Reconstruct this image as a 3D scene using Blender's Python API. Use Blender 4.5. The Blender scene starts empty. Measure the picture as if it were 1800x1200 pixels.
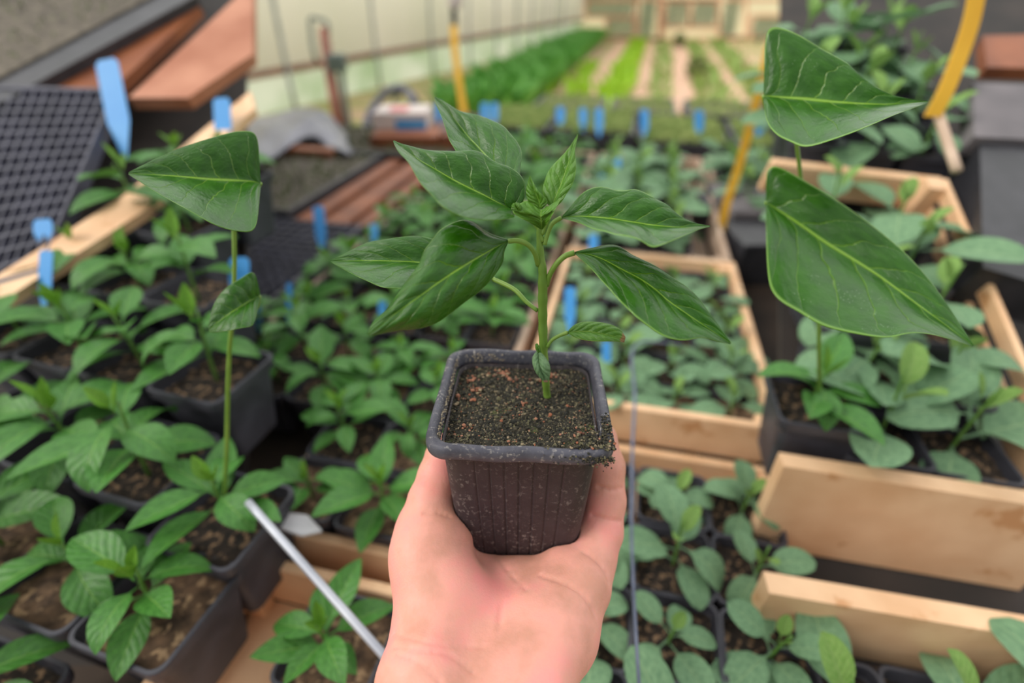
import bpy, math, random
import numpy as np
from mathutils import Vector, Matrix, Euler
random.seed(7); rng = np.random.default_rng(7)
PI = math.pi
SC = bpy.context.scene
COL = SC.collection
# ------------------------------------------------------------------ camera
CZ = 1.5
PITCH = math.radians(34.2)
FPX = 900.0
cam_data = bpy.data.cameras.new('camera')
cam = bpy.data.objects.new('camera', cam_data); COL.objects.link(cam)
cam.location = (0, 0, CZ); cam.rotation_euler = (PI/2 - PITCH, 0, 0)
cam_data.sensor_width = 36; cam_data.lens = 36*FPX/1800
cam_data.clip_start = 0.02; cam_data.clip_end = 200
cam_data.dof.use_dof = True; cam_data.dof.focus_distance = 0.252; cam_data.dof.aperture_fstop = 2.9
SC.camera = cam
# ------------------------------------------------------------------ daylight through the film roof
w = bpy.data.worlds.new('World'); SC.world = w; w.use_nodes = True
nt = w.node_tree; nt.nodes.clear()
out = nt.nodes.new('ShaderNodeOutputWorld'); bg = nt.nodes.new('ShaderNodeBackground')
tc = nt.nodes.new('ShaderNodeTexCoord'); sp = nt.nodes.new('ShaderNodeSeparateXYZ')
rmp = nt.nodes.new('ShaderNodeValToRGB'); mr = nt.nodes.new('ShaderNodeMapRange')
nt.links.new(tc.outputs['Generated'], sp.inputs[0]); nt.links.new(sp.outputs['Z'], mr.inputs['Value'])
mr.inputs['From Min'].default_value = -1; mr.inputs['From Max'].default_value = 1
nt.links.new(mr.outputs[0], rmp.inputs[0])
e = rmp.color_ramp.elements
e[0].position = 0.42; e[0].color = (0.12, 0.14, 0.10, 1)
e[1].position = 1.0; e[1].color = (1.0, 1.0, 0.98, 1)
m_ = e.new(0.52); m_.color = (1.0, 1.0, 0.97, 1)
# brighter towards the open end of the tunnel, dimmer behind the photographer
my = nt.nodes.new('ShaderNodeMapRange'); nt.links.new(sp.outputs['Y'], my.inputs['Value'])
my.inputs['From Min'].default_value = -1; my.inputs['From Max'].default_value = .8; my.inputs['To Min'].default_value = .30; my.inputs['To Max'].default_value = 1.45
vm = nt.nodes.new('ShaderNodeVectorMath'); vm.operation = 'SCALE'; nt.links.new(rmp.outputs[0], vm.inputs[0]); nt.links.new(my.outputs[0], vm.inputs['Scale'])
nt.links.new(vm.outputs[0], bg.inputs[0]); bg.inputs[1].default_value = 1.2
nt.links.new(bg.outputs[0], out.inputs[0])
sun = bpy.data.lights.new('sun', 'SUN'); sun.energy = 2.0; sun.angle = math.radians(30); sun.color = (1, .95, .86)
suno = bpy.data.objects.new('sun', sun); COL.objects.link(suno); suno.rotation_euler = (math.radians(12), math.radians(-48), 0)
vs = SC.view_settings
vs.view_transform = 'Standard'; vs.look = 'None'; vs.gamma = 1; vs.use_curve_mapping = False; vs.exposure = 0.12

# ------------------------------------------------------------------ projection helpers used to lay things out
CP, SP_ = math.cos(PITCH), math.sin(PITCH)
def ray(u, v):
    x = (u-900)/FPX; y = (600-v)/FPX
    return Vector((x, CP + y*SP_, -SP_ + y*CP))
def P(u, v, d): return Vector((0, 0, CZ)) + ray(u, v)*d
def PZ(u, v, z):
    r = ray(u, v); d = z/r.z
    return Vector((0, 0, CZ)) + r*d
def proj(p):
    x, y, z = p[0], p[1], p[2]-CZ
    d = y*CP - z*SP_; yc = y*SP_ + z*CP
    return (900+FPX*x/d, 600-FPX*yc/d, d)
BA = math.radians(12.8)
def B(e1, e2, z): return Vector((e1*math.cos(BA)+e2*math.sin(BA), -e1*math.sin(BA)+e2*math.cos(BA), z+CZ))
def BE(p): return (p.x*math.cos(BA)-p.y*math.sin(BA), p.x*math.sin(BA)+p.y*math.cos(BA))

# ------------------------------------------------------------------ materials
def lin(c):
    o = []
    for x in c:
        x = x/255.0
        o.append(x/12.92 if x <= .04045 else ((x+.055)/1.055)**2.4)
    return (o[0], o[1], o[2], 1)
MATS = {}
def mat(name, c1, c2=None, scale=20, rough=.6, bump=0, bscale=None, spec=.5, trans=0, lo=.35, hi=.65, coord='Object', detail=4, sss=0, metal=0, coat=0, stretch=None, c3=None, c3pos=(.62, .68), c3scale=60):
    if name in MATS: return MATS[name]
    m = bpy.data.materials.new(name); m.use_nodes = True; n = m.node_tree; L = n.links
    b = n.nodes['Principled BSDF']
    b.inputs['Roughness'].default_value = rough; b.inputs['Specular IOR Level'].default_value = spec
    b.inputs['Metallic'].default_value = metal; b.inputs['Coat Weight'].default_value = coat
    b.inputs['Base Color'].default_value = lin(c1)
    t = n.nodes.new('ShaderNodeTexCoord'); src = t.outputs[coord]
    if stretch:
        mp = n.nodes.new('ShaderNodeMapping'); mp.inputs['Scale'].default_value = stretch
        L.new(src, mp.inputs[0]); src = mp.outputs[0]
    col = None
    if c2:
        no = n.nodes.new('ShaderNodeTexNoise'); no.inputs['Scale'].default_value = scale; no.inputs['Detail'].default_value = detail
        L.new(src, no.inputs['Vector'])
        r = n.nodes.new('ShaderNodeValToRGB'); L.new(no.outputs['Fac'], r.inputs[0])
        r.color_ramp.elements[0].position = lo; r.color_ramp.elements[0].color = lin(c1)
        r.color_ramp.elements[1].position = hi; r.color_ramp.elements[1].color = lin(c2)
        col = r.outputs[0]
        if c3:
            n3 = n.nodes.new('ShaderNodeTexNoise'); n3.inputs['Scale'].default_value = c3scale; n3.inputs['Detail'].default_value = 5
            L.new(src, n3.inputs['Vector'])
            r3 = n.nodes.new('ShaderNodeMapRange'); r3.inputs['From Min'].default_value = c3pos[0]; r3.inputs['From Max'].default_value = c3pos[1]
            L.new(n3.outputs['Fac'], r3.inputs['Value'])
            mx = n.nodes.new('ShaderNodeMix'); mx.data_type = 'RGBA'
            L.new(r3.outputs[0], mx.inputs[0]); L.new(col, mx.inputs[6]); mx.inputs[7].default_value = lin(c3)
            col = mx.outputs[2]
        L.new(col, b.inputs['Base Color'])
    if bump:
        nb = n.nodes.new('ShaderNodeTexNoise'); nb.inputs['Scale'].default_value = bscale or scale*2; nb.inputs['Detail'].default_value = 6
        L.new(src, nb.inputs['Vector'])
        bp = n.nodes.new('ShaderNodeBump'); bp.inputs['Strength'].default_value = bump; bp.inputs['Distance'].default_value = .002
        L.new(nb.outputs['Fac'], bp.inputs['Height']); L.new(bp.outputs[0], b.inputs['Normal'])
    if sss:
        b.inputs['Subsurface Weight'].default_value = sss; b.inputs['Subsurface Radius'].default_value = (1, .35, .2); b.inputs['Subsurface Scale'].default_value = .004
    if trans:
        tr = n.nodes.new('ShaderNodeBsdfTranslucent'); tr.inputs[0].default_value = lin(c1)
        if col: L.new(col, tr.inputs[0])
        ms = n.nodes.new('ShaderNodeMixShader'); ms.inputs[0].default_value = trans
        L.new(b.outputs[0], ms.inputs[1]); L.new(tr.outputs[0], ms.inputs[2]); L.new(ms.outputs[0], n.nodes['Material Output'].inputs[0])
    MATS[name] = m; return m

def leaf_mat(name, c1, c2, vein, rough=.36, nv=6.5, vs_=.75, slant=.33, trans=.18, spec=.5, under=None, spots=0, vw=.045, edge=None, tip=None):
    """green leaf: midrib, curved side veins and quilting between them, all from the blade's own UV"""
    m = bpy.data.materials.new(name); m.use_nodes = True; n = m.node_tree; L = n.links
    b = n.nodes['Principled BSDF']; b.inputs['Roughness'].default_value = rough; b.inputs['Specular IOR Level'].default_value = spec
    uv = n.nodes.new('ShaderNodeTexCoord'); s = n.nodes.new('ShaderNodeSeparateXYZ'); L.new(uv.outputs['UV'], s.inputs[0])
    def M(op, a, b_=None, c_=None, clamp=False):
        q = n.nodes.new('ShaderNodeMath'); q.operation = op; q.use_clamp = clamp
        for i, x in enumerate((a, b_, c_)):
            if x is None: continue
            if isinstance(x, (int, float)): q.inputs[i].default_value = x
            else: L.new(x, q.inputs[i])
        return q.outputs[0]
    U = s.outputs['X']; V = M('MULTIPLY_ADD', s.outputs['Y'], 2, -1)
    A = M('ABSOLUTE', V)
    side = M('GREATER_THAN', V, 0)
    nz = n.nodes.new('ShaderNodeTexNoise'); nz.inputs['Scale'].default_value = 5; L.new(uv.outputs['UV'], nz.inputs['Vector'])
    wob = M('MULTIPLY_ADD', nz.outputs['Fac'], .10, -.05)
    x = M('SUBTRACT', U, M('MULTIPLY', M('POWER', A, .85), slant)); x = M('ADD', x, wob)
    ph = M('MULTIPLY_ADD', x, nv, M('MULTIPLY', side, .45))
    fr = M('FRACT', ph); tri = M('ABSOLUTE', M('MULTIPLY_ADD', fr, 2, -1))      # 0 mid between veins, 1 on a vein
    width = M('MULTIPLY_ADD', A, -.05, .09)
    line = M('SMOOTH_MAX', 0, M('DIVIDE', M('SUBTRACT', tri, M('SUBTRACT', 1, width)), width), .01, True)
    fade = M('SUBTRACT', 1, M('POWER', A, 2.5))
    line = M('MULTIPLY', line, fade)
    mid = M('SUBTRACT', 1, M('DIVIDE', A, M('MULTIPLY_ADD', U, -vw*.6, vw)), None, True)
    mid = M('MULTIPLY', M('MINIMUM', mid, .5), 2)
    vein_f = M('MAXIMUM', M('MULTIPLY', line, vs_), mid, None, True)
    n2 = n.nodes.new('ShaderNodeTexNoise'); n2.inputs['Scale'].default_value = 9; n2.inputs['Detail'].default_value = 5; L.new(uv.outputs['UV'], n2.inputs['Vector'])
    r = n.nodes.new('ShaderNodeValToRGB'); L.new(n2.outputs['Fac'], r.inputs[0])
    r.color_ramp.elements[0].position = .35; r.color_ramp.elements[0].color = lin(c1)
    r.color_ramp.elements[1].position = .65; r.color_ramp.elements[1].color = lin(c2)
    mx = n.nodes.new('ShaderNodeMix'); mx.data_type = 'RGBA'; L.new(vein_f, mx.inputs[0]); L.new(r.outputs[0], mx.inputs[6]); mx.inputs[7].default_value = lin(vein)
    col = mx.outputs[2]
    def over(fac, colr, c):
        k = n.nodes.new('ShaderNodeMix'); k.data_type = 'RGBA'; L.new(fac, k.inputs[0]); L.new(c, k.inputs[6]); k.inputs[7].default_value = lin(colr); return k.outputs[2]
    if edge: col = over(M('MULTIPLY', M('SUBTRACT', A, .965), 28, None, True), edge, col)
    if tip: col = over(M('MULTIPLY', M('SUBTRACT', M('ADD', U, wob), .90), 30, None, True), tip, col)
    geo = n.nodes.new('ShaderNodeNewGeometry')
    if spots:      # dried water marks
        vo = n.nodes.new('ShaderNodeTexVoronoi'); vo.feature = 'F1'; vo.inputs['Scale'].default_value = 70; L.new(uv.outputs['UV'], vo.inputs['Vector'])
        n4 = n.nodes.new('ShaderNodeTexNoise'); n4.inputs['Scale'].default_value = 6; L.new(uv.outputs['UV'], n4.inputs['Vector'])
        sp1 = M('MULTIPLY', M('LESS_THAN', vo.outputs['Distance'], .18), M('GREATER_THAN', n4.outputs['Fac'], .57))
        col = over(M('MULTIPLY', sp1, spots), (150, 175, 140), col)
    if under: 
        col = over(M('MULTIPLY', geo.outputs['Backfacing'], 1.0), under, col) if False else col
    L.new(col, b.inputs['Base Color'])
    # relief: veins sunk, fine cells
    h = M('MULTIPLY_ADD', vein_f, -1.0, M('MULTIPLY', M('POWER', M('SUBTRACT', 1, tri), .7), .9))
    n3 = n.nodes.new('ShaderNodeTexNoise'); n3.inputs['Scale'].default_value = 30; n3.inputs['Detail'].default_value = 4; L.new(uv.outputs['UV'], n3.inputs['Vector'])
    h = M('ADD', h, M('MULTIPLY', n3.outputs['Fac'], .7))
    bp = n.nodes.new('ShaderNodeBump'); bp.inputs['Strength'].default_value = .55; bp.inputs['Distance'].default_value = .0009
    L.new(h, bp.inputs['Height']); L.new(bp.outputs[0], b.inputs['Normal'])
    rr = M('MULTIPLY_ADD', n2.outputs['Fac'], .25, rough-.12); L.new(rr, b.inputs['Roughness'])
    tr = n.nodes.new('ShaderNodeBsdfTranslucent'); L.new(col, tr.inputs[0])
    ms = n.nodes.new('ShaderNodeMixShader'); ms.inputs[0].default_value = trans
    L.new(b.outputs[0], ms.inputs[1]); L.new(tr.outputs[0], ms.inputs[2]); L.new(ms.outputs[0], n.nodes['Material Output'].inputs[0])
    return m

M_wood = mat('pale_wood', (242, 202, 162), (224, 178, 136), 14, .55, .2, 60, stretch=(1, 1, 1), c3=(208, 154, 108), c3scale=25)
M_wood_grey = mat('weathered_wood', (205, 180, 160), (178, 150, 128), 18, .7, .2, 60)
M_orange = mat('orange_board', (158, 92, 56), (116, 64, 38), 10, .6, .3, 50, c3=(178, 128, 102), c3scale=8)
M_black = mat('black_plastic', (42, 43, 48), (58, 58, 64), 25, .45, .1, 80)
M_blackgrey = mat('grey_black_plastic', (50, 50, 58), (70, 70, 80), 30, .5, .2, 80)
M_soil = mat('seedling_soil', (58, 46, 38), (28, 24, 20), 90, .95, 1, 160, c3=(140, 112, 86), c3scale=160, c3pos=(.55, .62))
M_soil_dry = mat('dry_soil', (120, 94, 72), (62, 48, 38), 90, .95, 1, 160, c3=(170, 140, 108), c3scale=120, c3pos=(.55, .62))
M_label = mat('blue_label_plastic', (64, 150, 226), (88, 170, 236), 8, .4)
M_steel = mat('galvanised_steel', (190, 196, 202), (168, 176, 182), 12, .35, metal=.5)
M_stem = mat('green_stem', (128, 162, 70), (106, 146, 52), 60, .4, trans=.1)
M_small_stem = mat('seedling_stem', (100, 140, 62), (80, 120, 46), 60, .5)
L_hero = leaf_mat('pepper_leaf', (38, 90, 4), (52, 108, 10), (130, 174, 56), rough=.33, spec=.55, edge=(120, 165, 70), spots=.5, vs_=.62)
L_young = leaf_mat('young_pepper_leaf', (76, 126, 26), (92, 144, 40), (142, 184, 74), rough=.36, vs_=.4, edge=(130, 175, 80))
L_burn = leaf_mat('spotted_small_leaf', (70, 120, 30), (92, 140, 44), (136, 172, 70), rough=.4, vs_=.3, spots=.5, tip=(140, 110, 70), edge=(140, 170, 70))
L_coty = leaf_mat('seed_leaf_grey', (104, 142, 96), (124, 160, 112), (110, 150, 80), rough=.35, vs_=.0, spots=.8, tip=(206, 160, 136), edge=(120, 165, 60))
L_pep = leaf_mat('pepper_seedling_leaf', (56, 112, 38), (78, 138, 54), (112, 160, 70), rough=.42, vs_=.35, vw=.06)
L_pep2 = leaf_mat('pepper_seedling_leaf_fresh', (92, 142, 38), (116, 164, 54), (140, 180, 80), rough=.42, vs_=.35, vw=.06)
L_sage = leaf_mat('sage_leaf', (104, 142, 106), (128, 164, 124), (146, 178, 132), rough=.62, vs_=.35, vw=.05, spec=.3)
L_sage2 = leaf_mat('sage_leaf_fresh', (118, 158, 78), (138, 172, 96), (146, 176, 110), rough=.62, vs_=.35, vw=.05, spec=.3)

# ------------------------------------------------------------------ mesh helpers
def mesh(name, V, F, smooth=False, uvs=None):
    me = bpy.data.meshes.new(name); me.from_pydata([tuple(v) for v in V], [], F)
    if uvs is not None:
        ul = me.uv_layers.new(name='UVMap')
        for lp in me.loops: ul.data[lp.index].uv = uvs[lp.vertex_index]
    if smooth: me.polygons.foreach_set('use_smooth', [True]*len(me.polygons))
    me.update(); return me
def obj(name, me, m=None, parent=None, loc=None, rot=None):
    if m is not None and not me.materials: me.materials.append(m)
    o = bpy.data.objects.new(name, me); COL.objects.link(o)
    if parent: o.parent = parent
    if loc is not None: o.location = loc
    if rot is not None: o.rotation_euler = rot
    return o
def tag(o, label, cat, group=None, kind=None):
    o['label'] = label; o['category'] = cat
    if group: o['group'] = group
    if kind: o['kind'] = kind
    return o
def thing(name, label, cat, loc=(0, 0, 0), rot=(0, 0, 0), group=None):
    o = bpy.data.objects.new(name, None); COL.objects.link(o); o.empty_display_size = .02
    o.location = loc; o.rotation_euler = rot; return tag(o, label, cat, group)
def struct(name, me, m, **k):
    o = obj(name, me, m, **k); o['kind'] = 'structure'; return o
class MB:
    def __init__(s): s.V = []; s.F = []
    def add(s, V, F):
        n = len(s.V); s.V += [Vector(v) for v in V]; s.F += [tuple(i+n for i in f) for f in F]
    def box(s, x0, y0, z0, x1, y1, z1, bev=0):
        if bev <= 0:
            s.add([(x, y, z) for z in (z0, z1) for y in (y0, y1) for x in (x0, x1)],
                  [(0, 2, 3, 1), (4, 5, 7, 6), (0, 1, 5, 4), (2, 6, 7, 3), (0, 4, 6, 2), (1, 3, 7, 5)]); return
        b = bev; V = []; idx = {}
        for z in (0, 1):
            for y in (0, 1):
                for x in (0, 1):
                    X, Y, Z = (x0, x1)[x], (y0, y1)[y], (z0, z1)[z]; dx, dy, dz = (b, -b)[x], (b, -b)[y], (b, -b)[z]
                    for a_, p in enumerate(((X, Y+dy, Z+dz), (X+dx, Y, Z+dz), (X+dx, Y+dy, Z))):
                        idx[(x, y, z, a_)] = len(V); V.append(p)
        F = []
        I = lambda x, y, z, a_: idx[(x, y, z, a_)]
        for x in (0, 1):
            f = [I(x, 0, 0, 0), I(x, 1, 0, 0), I(x, 1, 1, 0), I(x, 0, 1, 0)]; F.append(tuple(f if x else f[::-1]))
        for y in (0, 1):
            f = [I(0, y, 0, 1), I(1, y, 0, 1), I(1, y, 1, 1), I(0, y, 1, 1)]; F.append(tuple(f[::-1] if y else f))
        for z in (0, 1):
            f = [I(0, 0, z, 2), I(1, 0, z, 2), I(1, 1, z, 2), I(0, 1, z, 2)]; F.append(tuple(f if z else f[::-1]))
        for y in (0, 1):
            for z in (0, 1): F.append((I(0, y, z, 1), I(1, y, z, 1), I(1, y, z, 2), I(0, y, z, 2)))
        for x in (0, 1):
            for z in (0, 1): F.append((I(x, 0, z, 0), I(x, 1, z, 0), I(x, 1, z, 2), I(x, 0, z, 2)))
            for y in (0, 1): F.append((I(x, y, 0, 0), I(x, y, 1, 0), I(x, y, 1, 1), I(x, y, 0, 1)))
        for x in (0, 1):
            for y in (0, 1):
                for z in (0, 1): F.append((I(x, y, z, 0), I(x, y, z, 1), I(x, y, z, 2)))
        s.add(V, F)
    def prism(s, pts, dn):
        """closed prism: polygon pts (3D) and the same polygon moved by vector dn"""
        n = len(pts); dn = Vector(dn)
        V = [Vector(p) for p in pts] + [Vector(p)+dn for p in pts]
        s.add(V, [tuple(range(n)), tuple(range(2*n-1, n-1, -1))] + [(i, i+n, (i+1) % n+n, (i+1) % n) for i in range(n)])
    def tube(s, pts, rad, n=10, cap=True):
        pts = [Vector(p) for p in pts]; N = len(pts)
        if not hasattr(rad, '__len__'): rad = [rad]*N
        V = []; ref = None
        for i, p in enumerate(pts):
            t = (pts[min(i+1, N-1)]-pts[max(i-1, 0)]).normalized()
            if ref is None: ref = t.orthogonal().normalized()
            ref = (ref - t*ref.dot(t)).normalized(); bn = t.cross(ref)
            for k in range(n):
                an = 2*PI*k/n; V.append(p + (ref*math.cos(an)+bn*math.sin(an))*rad[i])
        F = [(i*n+k, i*n+(k+1) % n, (i+1)*n+(k+1) % n, (i+1)*n+k) for i in range(N-1) for k in range(n)]
        if cap: F += [tuple(range(n-1, -1, -1)), tuple((N-1)*n+k for k in range(n))]
        s.add(V, F)
    def mesh(s, name, smooth=False): return mesh(name, s.V, s.F, smooth)
def catmull(pts, n):
    """n points evenly along a smooth curve through pts (any dimension)"""
    p = np.array([tuple(q) for q in pts], float)
    if len(p) == 2: t = np.linspace(0, 1, n)[:, None]; return p[0]*(1-t)+p[1]*t
    q = np.vstack([2*p[0]-p[1], p, 2*p[-1]-p[-2]]); o = []
    for i in range(1, len(q)-2):
        for t in np.linspace(0, 1, 12, endpoint=False):
            o.append(.5*((2*q[i]) + (-q[i-1]+q[i+1])*t + (2*q[i-1]-5*q[i]+4*q[i+1]-q[i+2])*t*t + (-q[i-1]+3*q[i]-3*q[i+1]+q[i+2])*t**3))
    o.append(q[-2]); o = np.array(o)
    L_ = np.r_[0, np.cumsum(np.linalg.norm(np.diff(o, axis=0), axis=1))]; s_ = np.linspace(0, L_[-1], n)
    return np.stack([np.interp(s_, L_, o[:, k]) for k in range(o.shape[1])], 1)
def tube_obj(name, pts, rad, m, parent=None, n=10, k=16):
    P3 = catmull(pts, k)
    if hasattr(rad, '__len__'): rad = np.interp(np.linspace(0, 1, k), np.linspace(0, 1, len(rad)), rad)
    b = MB(); b.tube([Vector(q) for q in P3], rad, n); return obj(name, b.mesh(name, True), m, parent)
def bez_obj(name, me, m, parent=None, bev=.002):
    o = obj(name, me, m, parent); return o

# ================================================================== THE SETTING
M_ground = mat('garden_ground', (150, 158, 88), (196, 168, 134), 1.6, .95, .6, 30, c3=(122, 148, 66), c3scale=2.2, coord='Object')
g = MB(); g.box(-12, -3, -.05, 16, 24, 0); struct('floor', g.mesh('floor'), M_ground)
M_film = mat('greenhouse_film', (247, 245, 240), (238, 238, 230), .5, .4, .3, 6, trans=.75, stretch=(3, 1, .3))
M_film2 = mat('lower_film', (214, 222, 204), (168, 190, 152), 1.2, .5, .3, 6, trans=.5)
W0 = PZ(450, 205, -1.5); W1 = PZ(1022, 70, -1.5)
wd = (W1-W0); wd.z = 0; WL = wd.length; wd.normalize(); wn = Vector((wd.y, -wd.x, 0))
def wallpt(u, v, off=0.0):
    r = ray(u, v); k = (W0+wn*off-Vector((0, 0, CZ))).dot(wn)/r.dot(wn)
    return Vector((0, 0, CZ))+r*k
def WP(s, z, off=0.0): q = W0+wd*s+wn*off; return Vector((q.x, q.y, z))
hz0 = wallpt(450, 131); hz1 = wallpt(1019, 34)
s0 = (hz0-W0).dot(wd); s1 = (hz1-W0).dot(wd)
def hip(s): return hz0.z + (hz1.z-hz0.z)*(s-s0)/(s1-s0)
V = []; F = []; NS = 60
for i in range(NS+1):
    s = -9+(WL+9)*i/NS
    V += [WP(s, hip(s)), WP(s, 4.2, .35)]
F = [(2*i, 2*i+2, 2*i+3, 2*i+1) for i in range(NS)]
o = struct('wall_left', mesh('wall_left', V, F, True), M_film); so = o.modifiers.new('s', 'SOLIDIFY'); so.thickness = .006
V = []
for i in range(NS+1):
    s = -9+(WL+9)*i/NS; V += [WP(s, 0, .0), WP(s, hip(s), .0)]
o = obj('lower_film', mesh('lower_film', V, F, True), M_film2, parent=o); 
M_hip = mat('brown_hip_board', (150, 104, 84), (124, 84, 66), 6, .6)
tr = MB(); q0 = WP(-9, hip(-9), .03); q1 = WP(WL, hip(WL), .03)
tr.prism([q0+Vector((0, 0, -.05)), q1+Vector((0, 0, -.05)), q1+Vector((0, 0, .05)), q0+Vector((0, 0, .05))], wn*.04)
struct('trim_1', tr.mesh('trim_1'), M_hip)
bases = [500, 660, 757, 822, 868, 902, 928, 949, 966, 980]
def wall_s(u):
    r = ray(u, 140); k = (W0-Vector((0, 0, CZ))).dot(wn)/r.dot(wn); return (Vector((0, 0, CZ))+r*k-W0).dot(wd)
for i, u in enumerate(bases):
    s = wall_s(u)
    t = [WP(s, 0, .10), WP(s, .9, .10), WP(s, 1.6, .13), WP(s, 2.5, .22), WP(s, 4.0, .6)]
    p = tube_obj('hoop_pole', t, .028 if i else .034, M_steel)
    tag(p, 'grey steel hoop pole against the left film wall, %s from the camera end' % (['first', 'second', 'third', 'fourth', 'fifth', 'sixth', 'seventh', 'eighth', 'ninth', 'tenth'][i]), 'pole', 'hoop poles along the left wall')
# far end wall of wood frames and panes
YF = W1.y
def endpt(u, v, off=0): r = ray(u, v); return Vector((0, 0, CZ))+r*((YF-off)/r.y)
M_end = mat('end_wall_film', (240, 232, 208), (252, 244, 222), .6, .6, trans=.85)
M_pane = mat('pale_pane', (196, 206, 194), (212, 216, 204), .8, .35, trans=.7)
M_frame = mat('pinkish_frame_wood', (248, 200, 172), (238, 184, 150), 2, .6)
b = MB(); b.box(W1.x-.2, YF, 0, 14, YF+.02, 4.5); wb = struct('wall_back', b.mesh('wall_back'), M_end)
def endbar(bm, u0, v0, u1, v1, wpx):
    p, q = endpt(u0, v0, .06), endpt(u1, v1, .06); d = (q-p).normalized(); n_ = Vector((d.z, 0, -d.x))*(wpx/900*19.5/2)
    bm.prism([p-n_, q-n_, q+n_, p+n_], (0, .05, 0))
def window(name, u0, v0, u1, v1, wpx=5):
    b = MB()
    for a_ in ((u0, v0, u1, v0), (u0, v1, u1, v1), (u0, v0, u0, v1), (u1, v0, u1, v1)): endbar(b, *a_, wpx)
    o = struct(name, b.mesh(name), M_frame)
    b = MB(); p, q = endpt(u0, v1, .03), endpt(u1, v0, .03); b.box(p.x, p.y, p.z, q.x, p.y+.02, q.z); obj('pane', b.mesh('pane'), M_pane, parent=o)
    return o
window('window_1', 1031, -30, 1118, 30); window('window_2', 1066, 31, 1116, 66)
window('door_1', 1120, -60, 1163, 70, 6)
window('window_3', 1168, 2, 1213, 48); window('window_4', 1214, 2, 1263, 48)
window('window_5', 1264, -40, 1312, 66); window('window_6', 1320, 28, 1380, 66)
b = MB(); endbar(b, 1160, 75, 1162, -60, 8); endbar(b, 1018, 68, 1016, -60, 8); endbar(b, 1000, 0, 1500, -2, 5); endbar(b, 1000, 68, 1500, 68, 4); struct('trim_2', b.mesh('trim_2'), M_frame)

# garden strips on the ground
M_path = mat('bare_soil_path', (226, 188, 162), (206, 164, 136), 3, .95, .5, 20)  # soil colour paled to stand in for sunlit haze
def ground_quad(name, pts, m, label, cat, th=.02, group=None):
    b = MB(); V = [PZ(u, v, -1.5+.001) for u, v in pts]; b.prism(V, (0, 0, th)); o = obj(name, b.mesh(name), m)
    return tag(o, label, cat, group)
ground_quad('garden_path', [(905, 230), (945, 230), (1067, 74), (1052, 74)], M_path, 'pale bare soil path between the leftmost garden rows', 'path')
ground_quad('garden_path', [(965, 230), (1010, 230), (1110, 74), (1086, 74)], M_path, 'narrow bare soil path left of the bright green lettuce row', 'path')
ground_quad('garden_path', [(1095, 230), (1132, 230), (1150, 74), (1135, 74)], M_path, 'bare soil path right beside the bright green lettuce row', 'path')
ground_quad('garden_path', [(1180, 200), (1228, 200), (1208, 74), (1182, 74)], M_path, 'wide bare soil patch in the middle of the garden', 'path')
ground_quad('garden_path', [(1320, 230), (1352, 230), (1240, 74), (1222, 74)], M_path, 'reddish soil path running diagonally right of centre', 'path')
ground_quad('garden_path', [(1370, 170), (1400, 170), (1286, 74), (1268, 74)], M_path, 'rightmost reddish soil path in the garden', 'path')
L_garden = mat('lush_garden_green', (118, 178, 84), (96, 164, 66), 3, .6, trans=.2)  # green lightened in the colour itself, for the bright hazy far end
L_lime = mat('lime_lettuce_green', (176, 216, 46), (150, 200, 40), 3, .6, trans=.3)
L_olive = mat('olive_bush_green', (124, 132, 70), (90, 104, 46), 5, .7, trans=.1)
L_dull = mat('dull_garden_green', (160, 182, 100), (134, 164, 84), 3, .7, trans=.1)  # pale tone carries distant haze as colour
def tufts(name, quad, n, size, m, label, cat='plants', z=-1.5, hs=1.0, kind='stuff', group=None, parent=None):
    """many small arched blades rooted inside a ground quad"""
    a_, b_, c_, d_ = [PZ(u, v, z) for u, v in quad]; V = []; F = []
    for i in range(n):
        s, t = random.random(), random.random(); p = a_.lerp(b_, s).lerp(d_.lerp(c_, s), t)
        an = random.random()*2*PI; d = Vector((math.cos(an), math.sin(an), 0)); w_ = d.cross(Vector((0, 0, 1))); h = size*random.uniform(.6, 1.3)
        k = len(V); up = Vector((0, 0, h*hs)); wv = w_*h*.28
        V += [p, p+d*h*.35+up*.55-wv, p+d*h*.35+up*.6+wv, p+d*h*.8+up*.95]; F += [(k, k+1, k+3, k+2)]
    o = obj(name, mesh(name, V, F), m, parent=parent)
    if parent is None: tag(o, label, cat, group, kind)
    else: o['kind'] = kind
    return o
tufts('leafy_row', [(760, 215), (905, 215), (1062, 73), (1020, 73)], 2600, .42, L_garden, 'lush dark green leafy row along the left film wall')
tufts('lettuce_row', [(1022, 215), (1095, 215), (1133, 76), (1112, 76)], 430, .22, L_lime, 'bright lime green lettuce row in the middle of the garden')
tufts('lettuce_patch', [(985, 180), (1035, 180), (1050, 120), (1020, 120)], 90, .2, L_lime, 'sparse lime green lettuce patch left of the bright row')
tufts('lettuce_patch', [(930, 175), (975, 175), (990, 145), (955, 145)], 60, .2, L_lime, 'lime green lettuce patch beside the leftmost path')
tufts('garden_weeds', [(1228, 230), (1320, 230), (1225, 75), (1208, 75)], 380, .18, L_dull, 'dull green low plants between the middle patch and reddish path')
tufts('garden_weeds', [(1352, 230), (1420, 200), (1268, 75), (1242, 75)], 420, .18, L_dull, 'dull green strip between the two reddish paths')
tufts('garden_weeds', [(1132, 215), (1180, 215), (1182, 75), (1150, 75)], 160, .16, L_dull, 'thin green growth along the central wooden post')
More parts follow.
